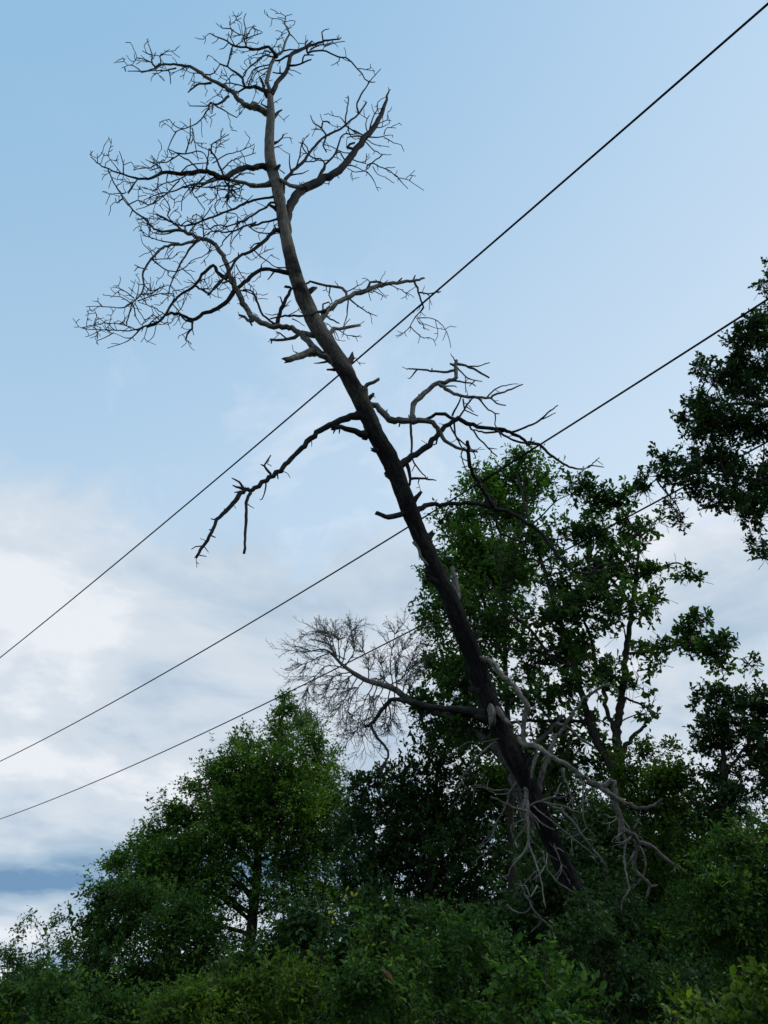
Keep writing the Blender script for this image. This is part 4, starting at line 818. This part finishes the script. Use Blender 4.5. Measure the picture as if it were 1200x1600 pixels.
  [('R8', 9, 5, '380,970 340,1020 300,1060 283,1110'), ('R8', 9, 5, '372,860 330,920 305,960'), ('R8', 7, 4, '315,945 325,975'), ('R8', 8, 4, '365,840 300,870 305,930'), ('R8', 9, 5, '365,700 270,705 200,700 140,680 90,700 40,760 0,820'),
   ('R8', 9, 5, '372,780 460,745 550,735'), ('R8', 9, 5, '440,755 540,780 600,805 650,805'), ('R8', 11, 6, '340,1140 370,1210 420,1290 490,1355'), ('R8', 8, 5, '410,1085 350,1150 300,1210'), ('R8', 9, 6, '275,1240 320,1275 370,1275 390,1250'),
   ('R8', 7, 5, '445,990 460,1060 510,1130 590,1185'), ('R8', 8, 5, '372,790 440,860 500,890'), ('R8', 14, 8, '370,800 320,790 260,760 200,735'), ('R8', 6, 4, '420,1150 390,1200 380,1190 365,1150'), ('R8', 20, 10, '368,740 350,790 345,830'),
   ('R8', 7, 4, '400,780 450,820 500,860 600,940 700,1020'), ('R8', 7, 4, '375,800 410,830 450,870 470,890'), ('R8', 6, 4, '200,700 130,690 120,750'), ('R8', 8, 5, '400,1290 440,1320 410,1350 390,1370'), ('R8', 6, 4, '505,735 520,690 530,670')]),
 (B_, -0.7, 'R8', [24, 20, 18, 16, 14, 10], '420,760 460,765 530,800 590,860 640,930 690,990 745,1060', [('R8', 9, 5, '715,1035 735,1060 750,1095'), ('R8', 6, 3, '640,930 680,940')]),
 (G_, -0.3, 'R8', [9, 8, 6, 4], '330,405 270,450 160,480 90,480 40,520 0,550', [('R8', 8, 5, '310,415 330,440 325,455'), ('R8', 6, 4, '230,465 260,570 320,660 350,750'), ('R8', 5, 3, '90,480 70,510 95,550')]),
]
_r = np.random.default_rng(31)
for x0, y0, lean in [(818, 1205, -.5), (824, 1228, -.25), (842, 1256, .3), (790, 1152, -1.3), (880, 1200, .2), (912, 1220, .15), (938, 1232, .5),
                     (968, 1290, .4), (990, 1312, .7), (862, 1300, .6), ]:
    ang = math.pi / 2 - lean; q = [(x0, y0)]; ln = _r.uniform(60, 150); m_ = 7
    for _k in range(m_):
        ang += _r.normal(0, 0.3) + (math.pi / 2 - ang) * 0.12
        q.append((q[-1][0] + math.cos(ang) * ln / m_, q[-1][1] + math.sin(ang) * ln / m_))
    w_ = _r.uniform(2.4, 4.2)
    tw_ = []
    for _k in range(3):
        b_ = q[int(_r.integers(2, m_))]; a2_ = ang + _r.choice([-1, 1]) * _r.uniform(.4, 1.0); l2 = ln * _r.uniform(.2, .4)
        tw_.append(('P', 1.6, 0.9, ' '.join('%.1f,%.1f' % (b_[0] + math.cos(a2_ + .2 * h) * l2 * h / 3, b_[1] + math.sin(a2_ + .2 * h) * l2 * h / 3) for h in range(4))))
    LIMBS.append((B_ if _r.random() < 0.6 else G_, float(_r.uniform(-.9, .2)), 'P', [w_, w_ * .8, w_ * .55, 1.1], ' '.join('%.1f,%.1f' % p_ for p_ in q), tw_))
MATS = {D_: (M_DARKWOOD, M_TWIG), G_: (M_GREYWOOD, M_TWIG), B_: (M_BLEACH, M_PALETWIG)}


KR = np.random.default_rng(3)


def poly3(pts, w0, Y, step=5.0, wmul=1.2, wmin=1.0):
    """pixel polyline + widths (px) + forward distances -> smooth world polyline, radii, dense pixel samples."""
    n = len(pts)
    a = np.c_[pts, w0, Y]
    L_ = np.hypot(*np.diff(pts, axis=0).T).mean()
    per = int(np.clip(L_ / step, 1, 6))
    a = catmull(a, per)
    if len(a) > 3: a[1:-1, :2] += KR.normal(size=(len(a) - 2, 2)) * np.minimum(1.0, 0.3 + 0.08 * a[1:-1, 2:3]) * min(1.0, L_ / per / 4.0)
    P = at(a[:, 0], a[:, 1], a[:, 3]); mm = mpp(a[:, 0], a[:, 1], a[:, 3])
    return P, np.maximum(a[:, 2] * (0.92 + (wmul - 0.92) * np.exp(-np.maximum(a[:, 2] - 2, 0) / 3.0)), wmin) * mm / 2, a


def arc(pts):
    s = np.r_[0, np.cumsum(np.hypot(*np.diff(pts, axis=0).T))]
    return s / max(s[-1], 1e-6), s[-1]


def nearestY(dense, p):
    i = np.argmin((dense[:, 0] - p[0]) ** 2 + (dense[:, 1] - p[1]) ** 2)
    return dense[i, 3]


def spurs(geo, a, rng, density, depth=0, lmax=26.0, taper=0.45):
    """Short dead side twigs growing off a traced twig."""
    s, tot = arc(a[:, :2])
    n = rng.poisson(tot * density)
    for _ in range(n):
        i = int(rng.integers(max(1, len(a) // 5), len(a)))
        t = a[i, :2] - a[i - 1, :2]; ang = math.atan2(t[1], t[0]) + rng.choice([-1, 1]) * rng.uniform(0.5, 1.35)
        ln = rng.uniform(4, lmax) * (0.6 + 0.4 * rng.random())
        k_ = rng.normal(0, 0.5)
        q = [a[i, :2]]
        m_ = 4
        for j in range(m_):
            ang += k_ / m_ + rng.normal(0, 0.16)
            q.append(q[-1] + np.array([math.cos(ang), math.sin(ang)]) * ln / m_)
        q = np.array(q)
        w_ = np.linspace(min(max(a[i, 2] * taper, 1.15), 2.2), 0.85, len(q))
        mm = float(mpp(a[i, 0], a[i, 1], a[i, 3]))
        Yd = a[i, 3] + np.linspace(0, rng.uniform(-1, 1) * ln * mm, len(q))
        P, R, b = poly3(q, w_, Yd)
        geo.tube(P, R, 3)
        if depth > 0 and ln > 9: spurs(geo, b, rng, density * 1.1, depth - 1, lmax * 0.6)


for li, (mk, drift, reg, ws, text, twigs) in enumerate(LIMBS):
    mat, tmat = MATS[mk]
    rng = np.random.default_rng(500 + li)
    pts = trace(reg, text); sc = REG[reg][2]
    s, tot = arc(pts)
    wpx = np.interp(s, np.linspace(0, 1, len(ws)), np.array(ws, float) / sc)
    if reg == 'P': wpx = wpx
    Y0 = nearestY(TR, pts[0])
    mm = float(mpp(pts[0][0], pts[0][1], Y0))
    wob = rng.normal(size=3) * tot * mm * 0.06
    Yd = Y0 + drift * s + wob[0] * np.sin(s * 5 + wob[1] * 9) * s
    P, R, a = poly3(pts, wpx, Yd)
    dd = np.r_[0, np.cumsum(np.linalg.norm(np.diff(P, axis=0), axis=1))]
    ti = int(np.argmin((TR[:, 0] - pts[0][0]) ** 2 + (TR[:, 1] - pts[0][1]) ** 2)); rt = TR[ti, 2] * mm / 2
    fl = float(np.clip(0.85 * rt / R[0] - 1, 0, 0.55))
    R = R * (1 + fl * np.exp(-dd / (2.2 * R[0])))
    if reg == 'R8': R = R * 0.74
    g = Geo(); g.tube(P, R, 10 if wpx.max() > 6 else 6, 0.09 if mk == B_ else 0.06, cut=True, lump=0.10 if mk == B_ else 0.06)
    br = g.build('branch', mat, DEAD)
    dense = a.copy()
    fine = Geo(); count = 0
    dens_ = 0.024 if pts[:, 1].mean() < 620 else 0.010
    left = pts[:, 0].mean() < 440 and pts[:, 1].mean() < 560
    for (r2, w0, w1, t2) in twigs:
        q = trace(r2, t2); sc2 = REG[r2][2]
        s2, tot2 = arc(q)
        Ys = nearestY(dense, q[0]); m2 = float(mpp(q[0][0], q[0][1], Ys))
        Y2 = Ys + s2 * rng.uniform(-0.7, 0.7) * tot2 * m2
        w2 = np.linspace(w0, w1, len(q)) / sc2
        P2, R2, a2 = poly3(q, w2, Y2)
        dense = np.vstack([dense, a2])
        if w0 / sc2 > 2.6:
            g2 = Geo(); g2.tube(P2, R2, 6, 0.06, lump=0.04); g2.build('twig', mat, br)
        else:
            fine.tube(P2, R2, 5, 0.06)
        spurs(fine, a2, rng, dens_ * (2.6 if left else 1.6), 1, 34 if left else 26)
    spurs(fine, a, rng, dens_ * (1.9 if left else 0.8), 1, 30 if left else 20, 0.2)
    if reg == 'R8': spurs(fine, dense[:len(a)], rng, 0.007, 1, 40, 0.2)
    o = fine.build('fine_twigs', tmat, br)
    if o: tag(o, kind='stuff')

# ------------------------------------------------------------------ the bare grey tree behind, with its fan of fine twigs
YG = 23.5
rng = np.random.default_rng(77)
P, R = stem3([(868, 1480, 18), (852, 1380, 17), (822, 1270, 16), (782, 1180, 15), (730, 1137, 14), (707, 1122, 13), (677, 1110, 12), (650, 1097, 11), (630, 1087, 10), (617, 1077, 9.5), (597, 1070, 9), (573, 1063, 8), (553, 1052, 7),
              (533, 1037, 5), (520, 1023, 4), (507, 1015, 2.6), (488, 1017, 1.6), (472, 1021, 0.9)], YG)
P, R = to_ground(P, R)
gb = P[0].copy(); gb[2] = 0
BARE = empty('bare_tree', tuple(gb))
tag(BARE, 'bare grey tree arching left behind the trunk with a fan of fine twigs', 'dead tree')
g = Geo(); g.tube(P, R, 9, 0.05, lump=0.05); g.build('trunk', M_GREYWOOD, BARE)
SEC = ['540,1030 500,1005 452,1012', '530,1030 520,985 512,962', '535,1035 547,995 552,962', '525,1026 495,985 478,972', '515,1020 480,1030 456,1044', '545,1045 500,1050 470,1078', '555,1052 520,1080 498,1112',
       '570,1062 545,1100 530,1160', '585,1066 565,1110 545,1172', '600,1071 580,1120 562,1160', '560,1056 530,1100 515,1140', '610,1075 602,1120 592,1158', '622,1083 618,1030 640,972', '615,1077 608,1020 614,978',
       '600,1071 592,1030 586,992', '628,1086 642,1040 655,1000', '575,1063 577,1020 570,1000', '605,1073 632,1055 650,1035', '526,1026 510,985 497,968', '540,1040 560,1000 562,972', '550,1050 515,1062 482,1095',
       '590,1068 570,1130 552,1182', '615,1077 612,1130 606,1170', '632,1088 650,1060 662,1012', '617,1077 600,1050 583,1047']


def fan(geo, q, Yd, w0, rng, lev):
    q = catmull(np.asarray(q, float), 2)
    n = len(q)
    P_, R_, a_ = poly3(q, np.linspace(w0, w0 * 0.45, n), Yd if np.ndim(Yd) else np.full(n, Yd), wmul=0.9, wmin=0.45)
    geo.tube(P_, R_, 5 if lev == 3 else 3, 0.04)
    if lev == 0: return
    s, tot = arc(q)
    kids = {3: 15, 2: 6, 1: 3}[lev]
    for _ in range(kids):
        i = int(rng.integers(max(1, n // 6), n))
        t = q[i] - q[i - 1]; ang = math.atan2(t[1], t[0]) + rng.choice([-1, 1]) * rng.uniform(0.15, 0.9)
        ln = tot * rng.uniform(0.15, 0.6)
        kk = rng.normal(0, 0.4)
        pts_ = [q[i]]
        for j in range(3):
            ang += kk / 3
            pts_.append(pts_[-1] + np.array([math.cos(ang), math.sin(ang)]) * ln / 3)
        y0 = a_[min(len(a_) - 1, int(i / n * len(a_))), 3]
        m_ = catmull(np.asarray(pts_), 2)
        fan(geo, pts_, y0 + np.linspace(0, rng.uniform(-1, 1) * ln * 0.018, len(m_)), max(w0 * 0.6, 0.6), rng, lev - 1)


for t in SEC:
    q = trace('P', t); f = Geo()
    b = np.array(q); b[1:] = b[0] + (b[1:] - b[0]) * rng.uniform(0.55, 0.84) + rng.normal(size=(len(b) - 1, 2)) * 3
    n_ = len(catmull(b, 2))
    _, tt = arc(b)
    fan(f, b, YG + np.linspace(0, rng.uniform(-1, 1) * tt * 0.016, n_), 2.5, rng, 3)
    f.build('branch', M_BARETWIG, BARE)

# ------------------------------------------------------------------ power lines
VP = ray(-690, 1579); dv = unit(VP[:2]); nv = np.array([dv[1], -dv[0]])
WIRES = [('upper', [(0, 1028), (262, 811), (525, 590), (551, 569), (860, 304), (1200, 3)], (537, 580), 12.7, 0.021, 'topmost of the three power lines crossing behind the leaning trunk'),
         ('middle', [(0, 1190), (320, 1012), (640, 828), (850, 690), (1020, 585), (1200, 463)], (640, 828), 17.6, 0.023, 'middle one of the three power lines running behind the leaning trunk'),
         ('lower', [(0, 1281), (240, 1176), (490, 1061), (665, 986), (905, 850), (1035, 777), (1198, 684)], (580, 1023), 29.0, 0.028, 'lowest of the three power lines, running past the top of the pointed tree')]
for nm, pix, mid, Ym, rad, lab in WIRES:
    kk = float(nv @ at(mid[0], mid[1], Ym)[:2])
    S_, Zs = [], []
    for x, y in pix:
        d = ray(x, y); t = kk / float(nv @ d[:2])
        S_.append(float(dv @ d[:2]) * t); Zs.append(CAMZ + d[2] * t)
    S_ = np.array(S_); Zs = np.array(Zs)
    cf = np.polyfit(S_, Zs, 2)
    s0, s1 = S_.min() - 9, S_.max() + 22
    s = np.linspace(s0, s1, 70); z = np.polyval(cf, s)
    Pw = np.stack([nv[0] * kk + dv[0] * s, nv[1] * kk + dv[1] * s, z], -1)
    g = Geo(); g.tube(Pw, np.full(70, rad), 8)
    tag(g.build('power_line', mw), lab, 'power line', 'power lines')
